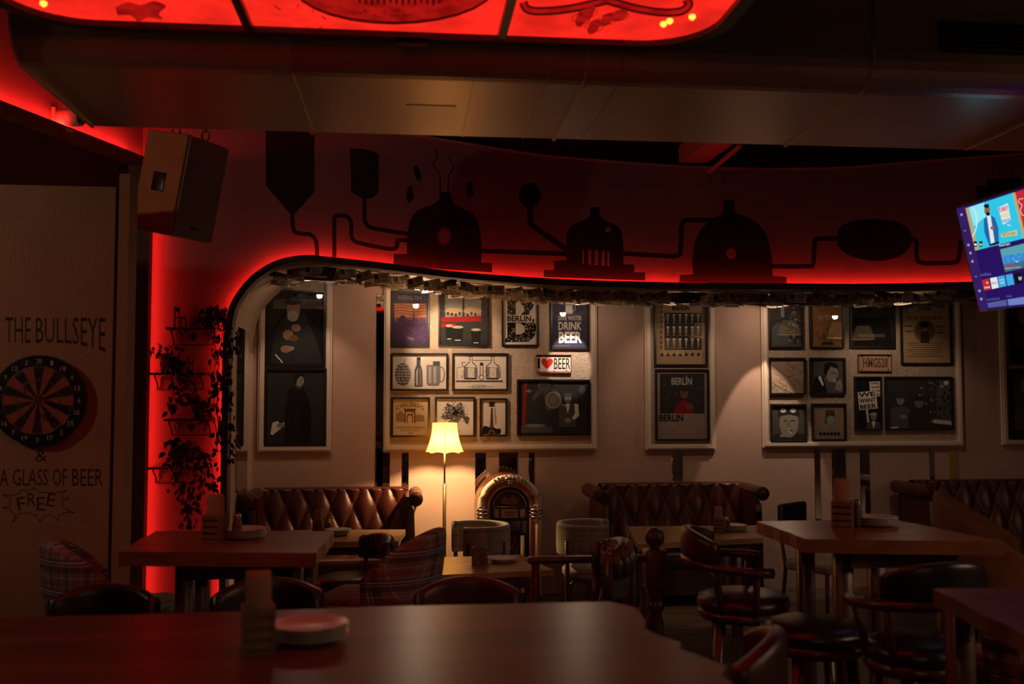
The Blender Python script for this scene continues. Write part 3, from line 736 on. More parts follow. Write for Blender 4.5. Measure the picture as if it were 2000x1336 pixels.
pic('framed_picture', 'ink drawing of two copper brewing kettles and pipes in black frame', (563, 548, 992, 838), ZA, PAPER, d)
def d(a):
    a.rect(DRED, 1214, 566, 1473, 572); a.rect(DRED, 1214, 690, 1473, 696)
    a.text(BK, 'I', 1218, 588, 1236, 668, .012); a.text(BK, 'BEER', 1344, 588, 1468, 672, .004)
    a.poly(RED, sm([(1290, 672), (1258, 640), (1245, 615), (1252, 595), (1268, 590), (1284, 598), (1290, 610), (1298, 598), (1312, 590), (1330, 596), (1336, 615), (1322, 642), (1290, 672)], 4)[:-1])
    for x, y in ((1228, 575), (1245, 576), (1440, 684), (1345, 688), (1222, 684)): a.ell(BRN, x, y, 7, 4, 8)
pic('tin_sign', 'white tin sign reading I heart BEER with red border', (1208, 560, 1478, 702), ZA, WH, d, cat='sign', fw=1.0, m=mat('rusty_red_rim', (.22, .03, .025), .5), glazed=False)
def figure(a, x, y, s, coat, face, hat=None, shirt=None):
    """plain half figure"""
    a.poly(coat, [(x - 60 * s, y + 200 * s), (x - 62 * s, y + 70 * s), (x - 40 * s, y + 40 * s), (x + 40 * s, y + 40 * s), (x + 62 * s, y + 70 * s), (x + 60 * s, y + 200 * s)])
    if shirt: a.poly(shirt, [(x - 16 * s, y + 38 * s), (x + 16 * s, y + 38 * s), (x, y + 110 * s)])
    a.ell(face, x, y, 24 * s, 32 * s, 16)
    if hat: a.ell(hat, x, y - 22 * s, 30 * s, 14 * s, 14); a.rect(hat, x - 38 * s, y - 20 * s, x + 20 * s, y - 13 * s)
    a.line(G1, [(x - 14 * s, y - 2 * s), (x - 4 * s, y - 2 * s)], 4 * s); a.line(G1, [(x + 4 * s, y - 2 * s), (x + 14 * s, y - 2 * s)], 4 * s); a.line(BRN, [(x - 9 * s, y + 16 * s), (x + 9 * s, y + 16 * s)], 4 * s)
def d(a):
    a.rect(G1, 1075, 768, 1605, 1168); a.poly(DRED, [(1115, 768), (1140, 768), (1118, 1168), (1092, 1168)])
    a.ell(G2, 1290, 900, 110, 90, 20); a.ell(G3, 1340, 910, 62, 66, 20); a.ring(G4, 1340, 910, 60, 64, 5); a.ring(G2, 1340, 910, 40, 44, 4); a.ell(G2, 1265, 800, 50, 34); a.ring(G3, 1265, 800, 46, 30, 5); a.ell(G2, 1560, 830, 24, 34)
    a.poly(G1, [(1200, 900), (1260, 850), (1300, 1100), (1180, 1168), (1160, 1000)]); a.ell(G3, 1150, 840, 22, 12)
    figure(a, 1450, 895, 1.1, G2, SKIN2, G2, WH)
    a.poly(WH, [(1500, 935), (1530, 940), (1536, 1030), (1500, 1060), (1480, 1050), (1505, 1010)]); a.ell(SKIN2, 1450, 1065, 28, 20); a.line(G4, [(1400, 940), (1440, 960)], 8); a.line(G2, [(1436, 913), (1466, 913)], 9)
    a.rect(G2, 1080, 1110, 1330, 1160); a.ell(G3, 1200, 1105, 80, 14)
pic('framed_picture', 'large black and white cellar scene, man in waistcoat by casks, red strip', (1060, 750, 1622, 1182), ZA, BK, d)
# --- wide panel: bottom row
def arcw(cx, cy, sag):
    return lambda u, v, x, y: (x, y + sag * (2 * u - 1) ** 2)
def d(a):
    a.text(BRN, 'CARLSBERG', 130, 926, 345, 960, .015, warp=lambda u, v, x, y: (x, y + 32 * (2 * u - 1) ** 2))
    a.rect(BRN, 198, 980, 278, 1085); a.rect(CREAM, 206, 1000, 270, 1085); a.ell(BRN, 238, 1040, 26, 26); a.rect(BRN, 214, 1040, 262, 1085); a.ell(CREAM, 238, 1044, 18, 18); a.rect(CREAM, 221, 1044, 255, 1085); a.rect(BRN, 190, 975, 286, 986)
    a.rect(TAN, 132, 1015, 198, 1075); a.rect(TAN, 278, 1025, 348, 1075); a.poly(TAN, [(130, 1020), (165, 990), (198, 1020)]); a.scrib(BRN, 132, 1005, 346, 1080, 40, 2, 9)
    a.text(BRN, 'COPENHAGEN, DENMARK', 125, 1113, 358, 1130, .012); a.text(BRN, 'THE DANISH BREWERY', 166, 1136, 320, 1147); a.text(BRN, '1847', 224, 1155, 262, 1168, .01)
pic('framed_poster', 'cream poster reading CARLSBERG with a gateway drawing, bottom left', (96, 888, 390, 1193), ZA, CREAM, d)
def d(a):
    r = random.Random(4)
    pts = []
    for i in range(40):
        t = 2 * PI * i / 40; k = 1 + .22 * math.sin(5 * t) + r.uniform(-.16, .16); pts.append((572 + 85 * k * math.cos(t) + 8, 1010 + 72 * k * math.sin(t)))
    a.poly(G3, pts); a.poly(G2, [(640, 1040), (665, 1030), (698, 1048), (680, 1100), (660, 1080)])
    for i in range(150):
        x, y = r.gauss(572, 42), r.gauss(1005, 34); a.ell([G1, G4, G2, WH][i % 4], x, y, r.uniform(4, 10), r.uniform(3, 7), 6, rot=r.uniform(0, 3)); a.k -= 1
    a.scrib(G1, 500, 935, 690, 1085, 60, 2.5, 12); a.text(G1, '4', 612, 1138, 622, 1152)
pic('framed_picture', 'white print of an inky blot-like plant directly behind the lampshade', (430, 885, 738, 1192), ZA, WH, d)
def d(a):
    a.poly(BK, sm([(792, 1172), (796, 1130), (806, 1110), (830, 1110), (850, 1118), (880, 1118), (905, 1130), (930, 1128), (938, 1150), (930, 1172)], 3)); a.ell(BRN, 866, 1160, 26, 22); a.ell(G1, 866, 1162, 16, 14)
    a.poly(G1, [(860, 970), (874, 970), (882, 1140), (850, 1140)]); a.poly(BK, [(848, 925), (856, 920), (866, 928), (876, 920), (886, 926), (884, 962), (850, 962)])
    for i in range(3): a.ell(G2, 846, 932 + i * 12, 5, 4, 8); a.ell(G2, 890, 932 + i * 12, 5, 4, 8)
    for i in range(9): a.line(G4, [(858 - i * .6, 990 + i * 15), (876 + i * .6, 990 + i * 15)], 2)
    a.poly(TAN, [(884, 960), (896, 980), (905, 1080), (895, 1110), (886, 1040)])
pic('framed_picture', 'small tall picture of a dark acoustic guitar on cream', (774, 895, 985, 1188), ZA, PAPER, d)
# --- second narrow panel
def d(a):
    a.rect(TAN, 140, 165, 405, 500); a.text(BK, 'BEER', 222, 175, 328, 200, .03); a.rect(G1, 175, 215, 395, 435)
    for j in range(3):
        for i in range(6):
            x, y = 195 + i * 36, 225 + j * 72; a.poly(TAN, [(x - 8, y), (x + 8, y), (x + 5, y + 26), (x + 3, y + 44), (x - 3, y + 44), (x - 5, y + 26)]); a.ell(PAPER, x, y + 2, 9, 4, 10); a.line(TAN, [(x - 8, y + 52), (x + 8, y + 52)], 4)
    for i in range(9): a.ell(BRN, 156, 180 + i * 30, 7, 12, 8)
    for i in range(7): a.ell(G1, 160 + i * 36, 462, 9, 11, 8)
    a.line(BRN, [(150, 160), (400, 160)], 4)
pic('framed_poster', 'brown poster headed BEER with rows of glass shapes', (115, 140, 430, 530), ZB, TAN, d)
def d(a):
    a.rect(G1, 148, 575, 412, 812); a.text(G4, 'BERLÍN', 216, 588, 338, 642, .03); a.ell(BRN, 292, 690, 24, 34); a.poly(DRED, [(230, 812), (240, 765), (275, 735), (310, 735), (345, 768), (352, 812)]); a.ell(BRN, 325, 770, 24, 20); a.ell(G1, 292, 665, 24, 16)
    for x, y in ((170, 640), (190, 720), (380, 660), (240, 690), (370, 740)): a.ell(DRED, x, y, 9, 6, 8)
    a.text(BK, 'BERLIN', 144, 818, 286, 858, .03)
    for i in range(3): a.rect(G4, 146, 876 + i * 8, 146 + 110 - i * 12, 879 + i * 8)
    for i in range(3): a.rect(G4, 146, 925 + i * 7, 370, 927 + i * 7)
pic('framed_poster', 'poster titled BERLIN twice with a dark red seated figure', (122, 548, 442, 972), ZB, MAUVE if False else ink('dusty_pink', (.30, .22, .19)), d)
# --- wide panel right: top row
def d(a):
    a.rect(G1, 808, 105, 992, 415); a.rect(G4, 810, 110, 900, 180); a.poly(G3, [(860, 120), (880, 120), (885, 240), (865, 240)]); a.poly(G2, [(810, 300), (850, 270), (900, 300), (930, 415), (810, 415)])
    r = random.Random(3)
    for i in range(46): a.ring(G4 if i % 2 else G3, r.gauss(945, 16), r.uniform(125, 400), 7, 5, 2, 9); a.k -= 1
    a.rect(G2, 808, 390, 992, 415)
pic('framed_picture', 'black and white picture of curling white smoke, top left of right panel', (792, 100, 1000, 425), ZB, BK, d)
def d(a):
    ORB = ink('old_map_orange', (.27, .13, .055)); a.rect(ORB, 1045, 110, 1232, 412)
    r = random.Random(8)
    for i in range(12):
        x, y = r.uniform(1050, 1220), r.uniform(130, 330); a.line(BRN, sm([(x, y), (x + r.uniform(-25, 25), y + 18), (x + r.uniform(-30, 30), y + 40), (x + r.uniform(-20, 20), y + 55)]), 4)
    a.poly(G1, [(1100, 405), (1110, 388), (1170, 388), (1180, 405)]); a.line(G1, [(1140, 390), (1140, 310)], 4); a.line(G1, [(1120, 392), (1120, 330)], 3); a.line(G1, [(1160, 392), (1160, 330)], 3)
    for x in (1120, 1140, 1160): a.poly(BRN, [(x - 12, 340), (x + 12, 340), (x + 15, 375), (x - 15, 375)])
pic('framed_picture', 'orange-brown old sea chart with a sailing ship', (1032, 98, 1242, 425), ZB, TAN, d)
def d(a):
    a.rect(G1, 1285, 105, 1530, 415); a.rect(G3, 1285, 105, 1530, 180); a.ell(G4, 1400, 130, 40, 26)
    figure(a, 1362, 155, .95, BK, SKIN2, G1); figure(a, 1450, 165, .9, G1, SKIN2, BK); a.poly(BK, [(1300, 415), (1330, 260), (1500, 240), (1530, 415)])
    a.rect(G2, 1320, 340, 1480, 360)
pic('framed_picture', 'dark picture of two standing men in caps, top row of right panel', (1272, 98, 1546, 425), ZB, BK, d)
def d(a):
    PT = ink('parchment', (.36, .25, .15)); a.rect(PT, 1585, 120, 1868, 512)
    a.text(BK, 'GENTLEMANS', 1598, 150, 1832, 178, .02, warp=lambda u, v, x, y: (x, y + 14 * (2 * u - 1) ** 2)); a.text(BK, 'CLUB', 1675, 180, 1752, 198, .03)
    a.line(BRN, sm([(1600, 205), (1640, 215), (1680, 205), (1750, 205), (1790, 216), (1830, 205)]), 3)
    for i, (x0, x1) in enumerate(((1606, 1828), (1612, 1826))): [a.rect(BRN, x0 + q * 37, 235 + i * 12, x0 + q * 37 + 30, 242 + i * 12) for q in range(6)]
    a.ring(G1, 1716, 322, 62, 64, 4); a.ell(BRN, 1716, 322, 56, 58); figure(a, 1716, 310, .42, G1, TAN, BK); a.poly(BK, [(1690, 270), (1738, 268), (1742, 296), (1688, 298)])
    [a.rect(BRN, q0, q1, q0 + 50, q1 + 9) for q0, q1 in ((1594, 288), (1600, 320), (1785, 292), (1787, 328))]
    for i in range(7): a.rect(BRN, 1610 + (i % 3) * 12, 392 + i * 13, 1826 - (i % 3) * 12, 396 + i * 13)
pic('framed_poster', 'parchment poster headed GENTLEMANS CLUB with round portrait', (1572, 110, 1882, 522), ZB, BK, d)
# --- middle row
def d(a):
    MP = ink('map_paper', (.38, .29, .22)); a.rect(MP, 810, 492, 1004, 690)
    r = random.Random(5)
    for i in range(10):
        x, y = r.uniform(815, 960), r.uniform(505, 640); a.line(BRN, sm([(x, y), (x + 22, y + 16), (x + 40, y + 22), (x + r.uniform(30, 45), y + 48)]), 2.5)
    a.line(BRN, sm([(815, 520), (880, 580), (950, 610), (1000, 680)]), 3); a.line(BRN, sm([(812, 625), (860, 660), (930, 690)]), 4); a.line(BRN, [(850, 620), (1000, 560)], 2); a.scrib(G1, 812, 640, 900, 690, 24, 2, 4); a.text(BRN, 'BERLIN', 940, 520, 996, 528)
pic('framed_picture', 'square faded city map print in black frame', (797, 480, 1014, 700), ZB, PAPER, d)
def d(a):
    a.rect(G2, 1048, 494, 1242, 690); a.poly(BK, [(1048, 690), (1062, 600), (1110, 580), (1140, 690)]); a.poly(WH, [(1082, 598), (1100, 585), (1118, 640), (1112, 650)])
    a.poly(SKIN2, [(1130, 560), (1150, 530), (1195, 545), (1205, 580), (1195, 600), (1180, 628), (1150, 622), (1128, 600)]); a.poly(BK, [(1118, 560), (1122, 520), (1155, 505), (1200, 520), (1205, 548), (1160, 532), (1142, 560), (1130, 600)])
    a.line(BK, [(1165, 570), (1195, 575)], 5); a.line(WH, [(1172, 610), (1200, 630)], 4); a.poly(SKIN2, [(1190, 640), (1215, 605), (1228, 640), (1222, 680), (1185, 670)]); a.line(G2, [(1195, 650), (1220, 640)], 3)
pic('framed_picture', 'square picture of a dark-haired man lighting a cigarette', (1036, 480, 1252, 700), ZB, G2, d)
def d(a):
    a.rect(ink('plate_pink', (.40, .25, .20)), 1330, 466, 1518, 556); a.text(BRN, 'HMG528', 1350, 482, 1498, 540, .035); a.rect(BRN, 1330, 466, 1518, 472)
    for x in (1345, 1500): a.ell(G1, x, 474, 5, 5, 8); a.ell(G1, x, 552, 5, 5, 8)
pic('licence_plate', 'worn pinkish licence plate reading HMG528', (1324, 460, 1524, 562), ZB, TAN, d, cat='sign', fw=.8, m=mat('rusty_plate_rim', (.2, .09, .06), .5), glazed=False)
# --- bottom row
def d(a):
    a.rect(G2, 812, 765, 1010, 970); a.poly(G1, [(812, 970), (830, 930), (1000, 930), (1010, 970)]); a.ell(SKIN2, 912, 870, 56, 84, 20); a.poly(G1, [(845, 830), (850, 780), (910, 765), (970, 785), (978, 830), (912, 818)])
    for x in (878, 936): a.ell(WH, x, 793, 20, 16); a.ring(BK, x, 793, 22, 18, 4)
    a.line(G1, [(880, 852), (902, 856)], 6); a.line(G1, [(922, 856), (948, 852)], 6); a.line(G2, [(912, 856), (908, 890)], 5); a.line(G1, [(890, 912), (935, 912)], 6)
    a.poly(SKIN2, [(855, 950), (880, 905), (910, 915), (930, 935), (900, 950)]); a.line(WH, [(905, 905), (925, 930)], 5); a.line(BK, [(962, 925), (962, 955)], 6)
pic('framed_picture', 'square portrait of a smoking man with goggles on his forehead', (802, 755, 1020, 982), ZB, G2, d)
def d(a):
    a.rect(ink('dusty_pink', (0, 0, 0)), 1058, 765, 1244, 960); a.poly(TAN, [(1115, 775), (1195, 775), (1208, 880), (1100, 885)]); a.poly(G2, [(1130, 790), (1180, 790), (1186, 870), (1122, 870)]); a.ell(GRN, 1160, 850, 26, 26)
    a.text(BK, 'THE', 1146, 906, 1164, 916); [a.rect(BK, 1092 + q * 21, 923, 1108 + q * 21, 941) for q in range(6)]
    for x in (1135, 1150, 1165, 1178): a.line(BK, [(x, 805), (x + 4, 825)], 4)
pic('framed_picture', 'square pinkish poster with a pale blue disc on a crate', (1048, 752, 1256, 972), ZB, TAN, d)
def d(a):
    a.rect(BK, 1312, 600, 1462, 905)
    def board(x0, y0, x1, y1, r, lines):
        c, s = math.cos(r), math.sin(r); cx, cy = (x0 + x1) / 2, (y0 + y1) / 2
        R = lambda x, y: (cx + (x - cx) * c - (y - cy) * s, cy + (x - cx) * s + (y - cy) * c)
        a.poly(WH, [R(x0, y0), R(x1, y0), R(x1, y1), R(x0, y1)]); n = len(lines); h = (y1 - y0) / n
        for i, t in enumerate(lines): a.text(BK, t, x0 + 6, y0 + i * h + 5, x1 - 6, y0 + (i + 1) * h - 4, .03, warp=lambda u, v, x, y: R(x, y))
    board(1390, 622, 1452, 710, -.06, ('WE', 'WE', 'AN', 'EE')); a.poly(PAPER, [(1365, 780), (1378, 780), (1392, 900), (1380, 900)]); board(1322, 680, 1432, 786, -.1, ('WE', 'WANT', 'BEER'))
    figure(a, 1413, 830, .72, G2, SKIN2, G4, WH)
pic('framed_picture', 'tall picture of a man raising a placard reading WE WANT BEER', (1302, 592, 1470, 912), ZB, BK, d)
def d(a):
    a.rect(G1, 1490, 602, 1878, 900); r = random.Random(6)
    for i in range(60): a.ell([G3, G2, TAN, G4][i % 4], r.uniform(1680, 1870), r.uniform(610, 860), r.uniform(3, 8), r.uniform(4, 12), 6); a.k -= 1
    a.rect(G2, 1786, 606, 1874, 850); a.ell(PAPER, 1842, 630, 16, 14, 10); a.ell(TAN, 1815, 650, 14, 10, 10); a.poly(CREAM, [(1765, 845), (1876, 855), (1876, 880), (1765, 868)])
    figure(a, 1572, 730, .95, G2, SKIN2, G1); figure(a, 1680, 745, 1.0, G1, G3, BK); a.ell(SKIN2, 1590, 830, 20, 12); a.poly(WH, [(1510, 893), (1555, 888), (1558, 897), (1512, 900)])
pic('framed_picture', 'wide dark scene of two men in caps beside a lit bar', (1480, 592, 1890, 908), ZB, BK, d)
# --- sliver of the third narrow panel at the right
ZE = (1900, 540, .25)
def d(a): a.rect(G1, 320, 200, 560, 560); a.ell(TAN, 410, 300, 60, 90); a.rect(G2, 330, 420, 560, 560)
pic('framed_picture', 'dark picture cut by the right photo edge, upper of two', (285, 240, 620, 690), ZE, BK, d)
def d(a): a.rect(G2, 330, 760, 560, 1200); a.rect(PAPER, 400, 980, 560, 1180); a.ell(SKIN2, 430, 860, 60, 80)
pic('framed_picture', 'dark picture cut by the right photo edge, lower of two', (285, 720, 620, 1275), ZE, BK, d)

# ================================================================ LIGHT FITTINGS
def light(name, kind, loc, color, power, parent=None, **kw):
    ld_ = bpy.data.lights.new(name, kind); ld_.color = color; ld_.energy = power
    for k, v in kw.items(): setattr(ld_, k, v)
    o = bpy.data.objects.new(name, ld_); COL.objects.link(o); o.location = loc
    if parent: o.parent = parent
    return o
m_glow = emis('spot_lens', (1.0, 0.72, 0.45), 6.0)
SPOTS = []
def soffit_spot(px, Y, aim, power, size, label, blend=.6, color=(1, .70, .47)):
    X = PY(px, 570, Y).x; z = zs(X) - .002
    t = thing('ceiling_spotlight', label, 'spotlight', (X, Y, z), group='spotlights in the alcove ceiling', world=True)
    MB().lathe([(.045, 0), (.045, -.012), (.034, -.014), (.034, 0)], (X, Y, z), 18).build('bezel', m_chrome, t)
    MB().lathe([(.030, 0), (.030, -.065), (.026, -.065)], (X, Y, z), 16, cap=False).build('housing', m_chrome, t)
    MB().lathe([(.001, -.062), (.027, -.062)], (X, Y, z), 16, cap=False).build('lens', m_glow, t)
    l_ = light('spot_beam', 'SPOT', (0, 0, -.085), color, power, t, spot_size=math.radians(size), spot_blend=blend, shadow_soft_size=.02)
    light('spot_spill', 'POINT', (0, 0, -.075), (1, .70, .47), power * .16, t, shadow_soft_size=.03)
    d_ = Vector(aim) - Vector((X, Y, z - .085)); l_.rotation_euler = d_.to_track_quat('-Z', 'Y').to_euler()
    return t
def W(px, py): return PY(px, py, YB)
soffit_spot(815, 8.55, W(890, 690), L_SPOT * 1.9, 66, 'lit spotlight in the alcove ceiling above the sunset skyline poster')
soffit_spot(1128, 8.80, W(1112, 700), L_SPOT * 1.2, 36, 'lit spotlight in the alcove ceiling above the beer sign', .15, (1, .80, .62))
soffit_spot(1523, 8.80, W(1490, 880), L_SPOT * 1.6, 46, 'lit spotlight in the alcove ceiling above the smoke picture', .2)
soffit_spot(1765, 8.50, W(1740, 800), L_SPOT * .35, 95, 'added dim spotlight in the alcove ceiling above the right picture panel')  # unseen fitting, added to lift the dark right panel
soffit_spot(1335, 8.50, W(1325, 780), L_SPOT * .3, 90, 'added dim spotlight in the alcove ceiling above the brown posters')  # another added fitting, brightens the posters below it
soffit_spot(600, 8.62, W(590, 860), L_SPOT * .5, 80, 'spotlight in the alcove ceiling above the left sofa')

# --- floor lamp
FY = 8.72
fp = PY(868, 1000, FY)
fl = thing('floor_lamp', 'brass floor lamp with glowing yellow bell shade', 'floor lamp', (fp.x, FY, 0), world=True)
zt, zb2 = PY(868, 826, FY).z, PY(868, 884, FY).z
MB().lathe([(.15, 0), (.15, .02), (.04, .035), (.02, .05)], (fp.x, FY, 0), 24).build('base', m_brass, fl)
zmid = PY(868, 945, FY).z
MB().lathe([(.016, .04), (.016, zmid)], (fp.x, FY, 0), 12).build('lower_pole', m_brass, fl)
MB().lathe([(.008, zmid), (.008, zt - .21)], (fp.x, FY, 0), 10).build('upper_pole', m_brass, fl)
def shade_mat():
    m = bpy.data.materials.new('lampshade_fabric'); m.use_nodes = True; n, l = nt(m); n.remove(n['Principled BSDF'])
    df = n.new('ShaderNodeBsdfDiffuse'); df.inputs[0].default_value = (.30, .17, .05, 1)
    tr = n.new('ShaderNodeBsdfTranslucent'); tr.inputs[0].default_value = (.30, .15, .03, 1)
    em = n.new('ShaderNodeEmission'); em.inputs[0].default_value = (1.0, .47, .06, 1); em.inputs[1].default_value = 2.0
    mx = n.new('ShaderNodeMixShader'); mx.inputs[0].default_value = .6; ad = n.new('ShaderNodeAddShader')
    l.new(df.outputs[0], mx.inputs[1]); l.new(tr.outputs[0], mx.inputs[2]); l.new(mx.outputs[0], ad.inputs[0]); l.new(em.outputs[0], ad.inputs[1]); l.new(ad.outputs[0], n['Material Output'].inputs[0])
    return m
m_shade = shade_mat()
h = zt - zb2; mb = MB()
def shp(u, v):
    t = 2 * PI * u; k = .105 + .06 * (1 - v) ** 1.7
    k *= 1 - .02 * abs(math.sin(4 * t)) * (1 - .5 * v)
    return Vector((fp.x + k * math.cos(t), FY + k * math.sin(t), zb2 + h * v + (.012 * abs(math.sin(4 * t)) if v < .01 else 0)))
mb.grid(shp, 64, 8, closed_u=True); shade_o = mb.build('shade', m_shade, fl, fix=False)
for i in range(8):
    t = 2 * PI * i / 8
    MB().tube([Vector((fp.x, FY, 0)) + Vector(((.107 + .06 * (1 - v) ** 1.7) * math.cos(t), (.107 + .06 * (1 - v) ** 1.7) * math.sin(t), zb2 + h * v)) for v in (0, .2, .4, .6, .8, 1)], .002, 5).build('shade_rib', m_brass, shade_o)
for sx in (-1, 1):
    MB().lathe([(.006, -.04), (.014, -.02), (.015, 0), (.008, .03), (.002, .045)], (fp.x + sx * .05, FY, zt - .15), 12).build('bulb', emis('warm_bulb', (1, .62, .25), 14), fl)
    MB().tube([(fp.x, FY, zt - .215), (fp.x + sx * .05, FY, zt - .19)], .006, 6).build('bulb_holder', m_brass, fl)
light('lamp_light', 'POINT', (0, 0, zt - .165), (1.0, .60, .26), L_FLOORLAMP, fl, shadow_soft_size=.02)

# --- pendants over the tables behind the viewer; most read from reflections in the picture glass, one added
m_pshade = mat('pendant_shade', (.6, .42, .24), .8, emit=(1.0, .55, .2), estr=.55)
def pendant(px, py, total, label, r=.22):
    r_ = ray(px, py); t1 = (YB - .025) / r_.y; p = EYE + r_ * t1
    rest = total - t1 * r_.length; v = Vector((r_.x, -r_.y, r_.z)).normalized(); q = p + v * rest
    t = thing('pendant_lamp', label, 'pendant lamp', q, group='pendant lamps over the tables', world=True)
    mb = MB(); mb.lathe([(r, -.13), (r * .55, .13)], q, 24, cap=False); mb.build('shade', m_pshade, t, fix=False)
    MB().tube([q + Vector((0, 0, .10)), Vector((q.x, q.y, ZC))], .006, 6).build('cord', m_iron, t)
    MB().lathe([(.03, 0), (.03, .12)], q, 10).build('socket', m_brass, t)
    MB().lathe([(.004, -.05), (.03, -.03), (.035, 0), (.02, .03)], q, 10).build('bulb', MATS['warm_bulb'], t)
    light('pendant_light', 'POINT', (0, 0, -.07), WARM, L_PENDANT, t, shadow_soft_size=.04)
def added_pendant(q, label, r=.22, gain=1.0, drop=.09):
    q = Vector(q)
    t = thing('pendant_lamp', label, 'pendant lamp', q, group='pendant lamps over the tables', world=True)
    mb = MB(); mb.lathe([(r, -.13), (r * .55, .13)], q, 24, cap=False); mb.build('shade', m_pshade, t, fix=False)
    MB().tube([q + Vector((0, 0, .10)), Vector((q.x, q.y, ZC))], .006, 6).build('cord', m_iron, t)
    MB().lathe([(.03, 0), (.03, .12)], q, 10).build('socket', m_brass, t)
    MB().lathe([(.004, -.05), (.03, -.03), (.035, 0), (.02, .03)], q, 10).build('bulb', MATS['warm_bulb'], t)
    light('pendant_light', 'POINT', (0, 0, -drop), WARM, L_PENDANT * gain, t, shadow_soft_size=.04)
sw0 = along(4.45, .02, 2.85)
sc_ = thing('added_wall_sconce', 'added unseen brass wall sconce with bare bulb on the left wall', 'added wall lamp', sw0, world=True)  # unseen, added for warm light on the dartboard wall and speaker
MB().rbox(sw0.x - .02, sw0.x + .03, sw0.y - .05, sw0.y + .05, sw0.z - .08, sw0.z + .08, .008).build('back_plate', m_brass, sc_)
e0 = sw0 + ln * .13
MB().tube([sw0, sw0 + ln * .1 + Vector((0, 0, -.03)), e0 + Vector((0, 0, -.02))], .009, 8).build('arm', m_brass, sc_)
MB().lathe([(.02, -.03), (.024, -.01), (.02, .0)], e0, 12).build('socket', m_brass, sc_)
light('added_sconce_light', 'POINT', ln * .13 + Vector((0, 0, .05)), WARM, L_PENDANT * .62, sc_, shadow_soft_size=.03)
added_pendant((.3, -1.6, 2.7), 'added unseen warm pendant lamp straight behind the viewer', gain=.55)  # unseen pendant added as warm fill from behind
pendant(1541, 640, 19.0, 'warm pendant lamp behind the viewer, mirrored in the smoke picture')
pendant(1640, 645, 17.5, 'warm pendant lamp behind the viewer, mirrored in the sea chart')
pendant(1686, 650, 20.5, 'warm pendant lamp behind the viewer, mirrored in the two men picture')
pendant(1312, 676, 17.0, 'warm pendant lamp behind the viewer, mirrored low in the BEER poster')
pendant(1370, 645, 19.0, 'warm pendant lamp behind the viewer, mirrored high in the BEER poster')

# ================================================================ NOTES PINNED UNDER THE ALCOVE CEILING
PNOTE, PN2, PN3 = mat('note_paper', (.74, .64, .54), .85), mat('note_paper_tan', (.45, .34, .24), .85), mat('note_paper_dark', (.03, .028, .028), .8)
note_meshes = []
for k in range(6):
    a = MB(); w_, h_ = (.15, .082) if k != 3 else (.17, .085); dark = k == 3
    curl = lambda u, v: Vector(((u - .5) * w_, .010 * math.sin(PI * u + k) + .006 * v, -v * h_))
    a.grid(curl, 5, 3, 0)
    vs, fs = text_shape(('A BEER, PLEASE?', 'A BEER, PLEASE?', 'A BEER, PLEASE?', 'BEER', 'A BEER, PLEASE?', 'BEER')[k], .012)
    a.add([curl(.1 + .8 * u, .92 - .2 * v) - Vector((0, .0012, 0)) for u, v in vs], fs, 1)
    a.add([curl(.1 + .8 * u, .92 - .2 * v) + Vector((0, .0012, 0)) for u, v in vs], fs, 1)
    for (u0, v0, u1, v1) in ((.08, .12, .35, .62), (.42, .15, .92, .22), (.42, .32, .92, .40), (.5, .5, .85, .58)):
        for s_ in (-.0012, .0012): a.add([curl(u, v) + Vector((0, s_, 0)) for u, v in ((u0, v0), (u1, v0), (u1, v1), (u0, v1))], [(0, 1, 2, 3)], 1)
    pm = [PNOTE, PNOTE, PN2, PN3, PN2, PNOTE][k]
    o = a.build('paper_note', [pm, PN2 if dark else G2], fix=False); note_meshes.append(o.data); bpy.data.objects.remove(o)
rn = random.Random(21); nn_ = 0
for row in range(6):
    Y = 8.18 + row * .165; X = XJ + .36 + rn.uniform(0, .1)
    while X < 5.35 and nn_ < 290:
        z = zs(X) - .006
        near = [s for s in ((815, 8.55), (1128, 8.80), (1523, 8.80), (1765, 8.50), (1335, 8.50), (600, 8.62)) if abs(PY(s[0], 570, s[1]).x - X) < .12 and abs(Y - s[1]) < .14]
        if not near:
            kk = rn.choice((0, 0, 1, 1, 2, 3, 4, 5)); o = bpy.data.objects.new('paper_note', note_meshes[kk]); COL.objects.link(o)
            o.location = (X, Y + rn.uniform(-.04, .04), z); o.rotation_euler = ((rn.uniform(-1.15, -.1) if rn.random() < .8 else rn.uniform(.2, .9)) if row < 2 else rn.uniform(-1.2, -.3) if row < 4 else rn.uniform(-1.4, -.95), rn.uniform(-.22, .16) * (1 if row < 3 else .4), rn.uniform(-.55, .55))
            ton = ('cream', 'cream', 'tan', 'black', 'tan', 'cream')[kk]; zone = 'left sofa' if X < -.1 else 'wide panel by the lamp' if X < 1.45 else 'middle sofa' if X < 2.95 else 'right picture panel' if X < 4.75 else 'far right sofa'
            tag(o, '%s paper note pinned under the alcove ceiling above the %s' % (ton, zone), 'paper note', '%s notes under the ceiling above the %s' % (ton, zone)); nn_ += 1
        X += rn.uniform(.09, .17)
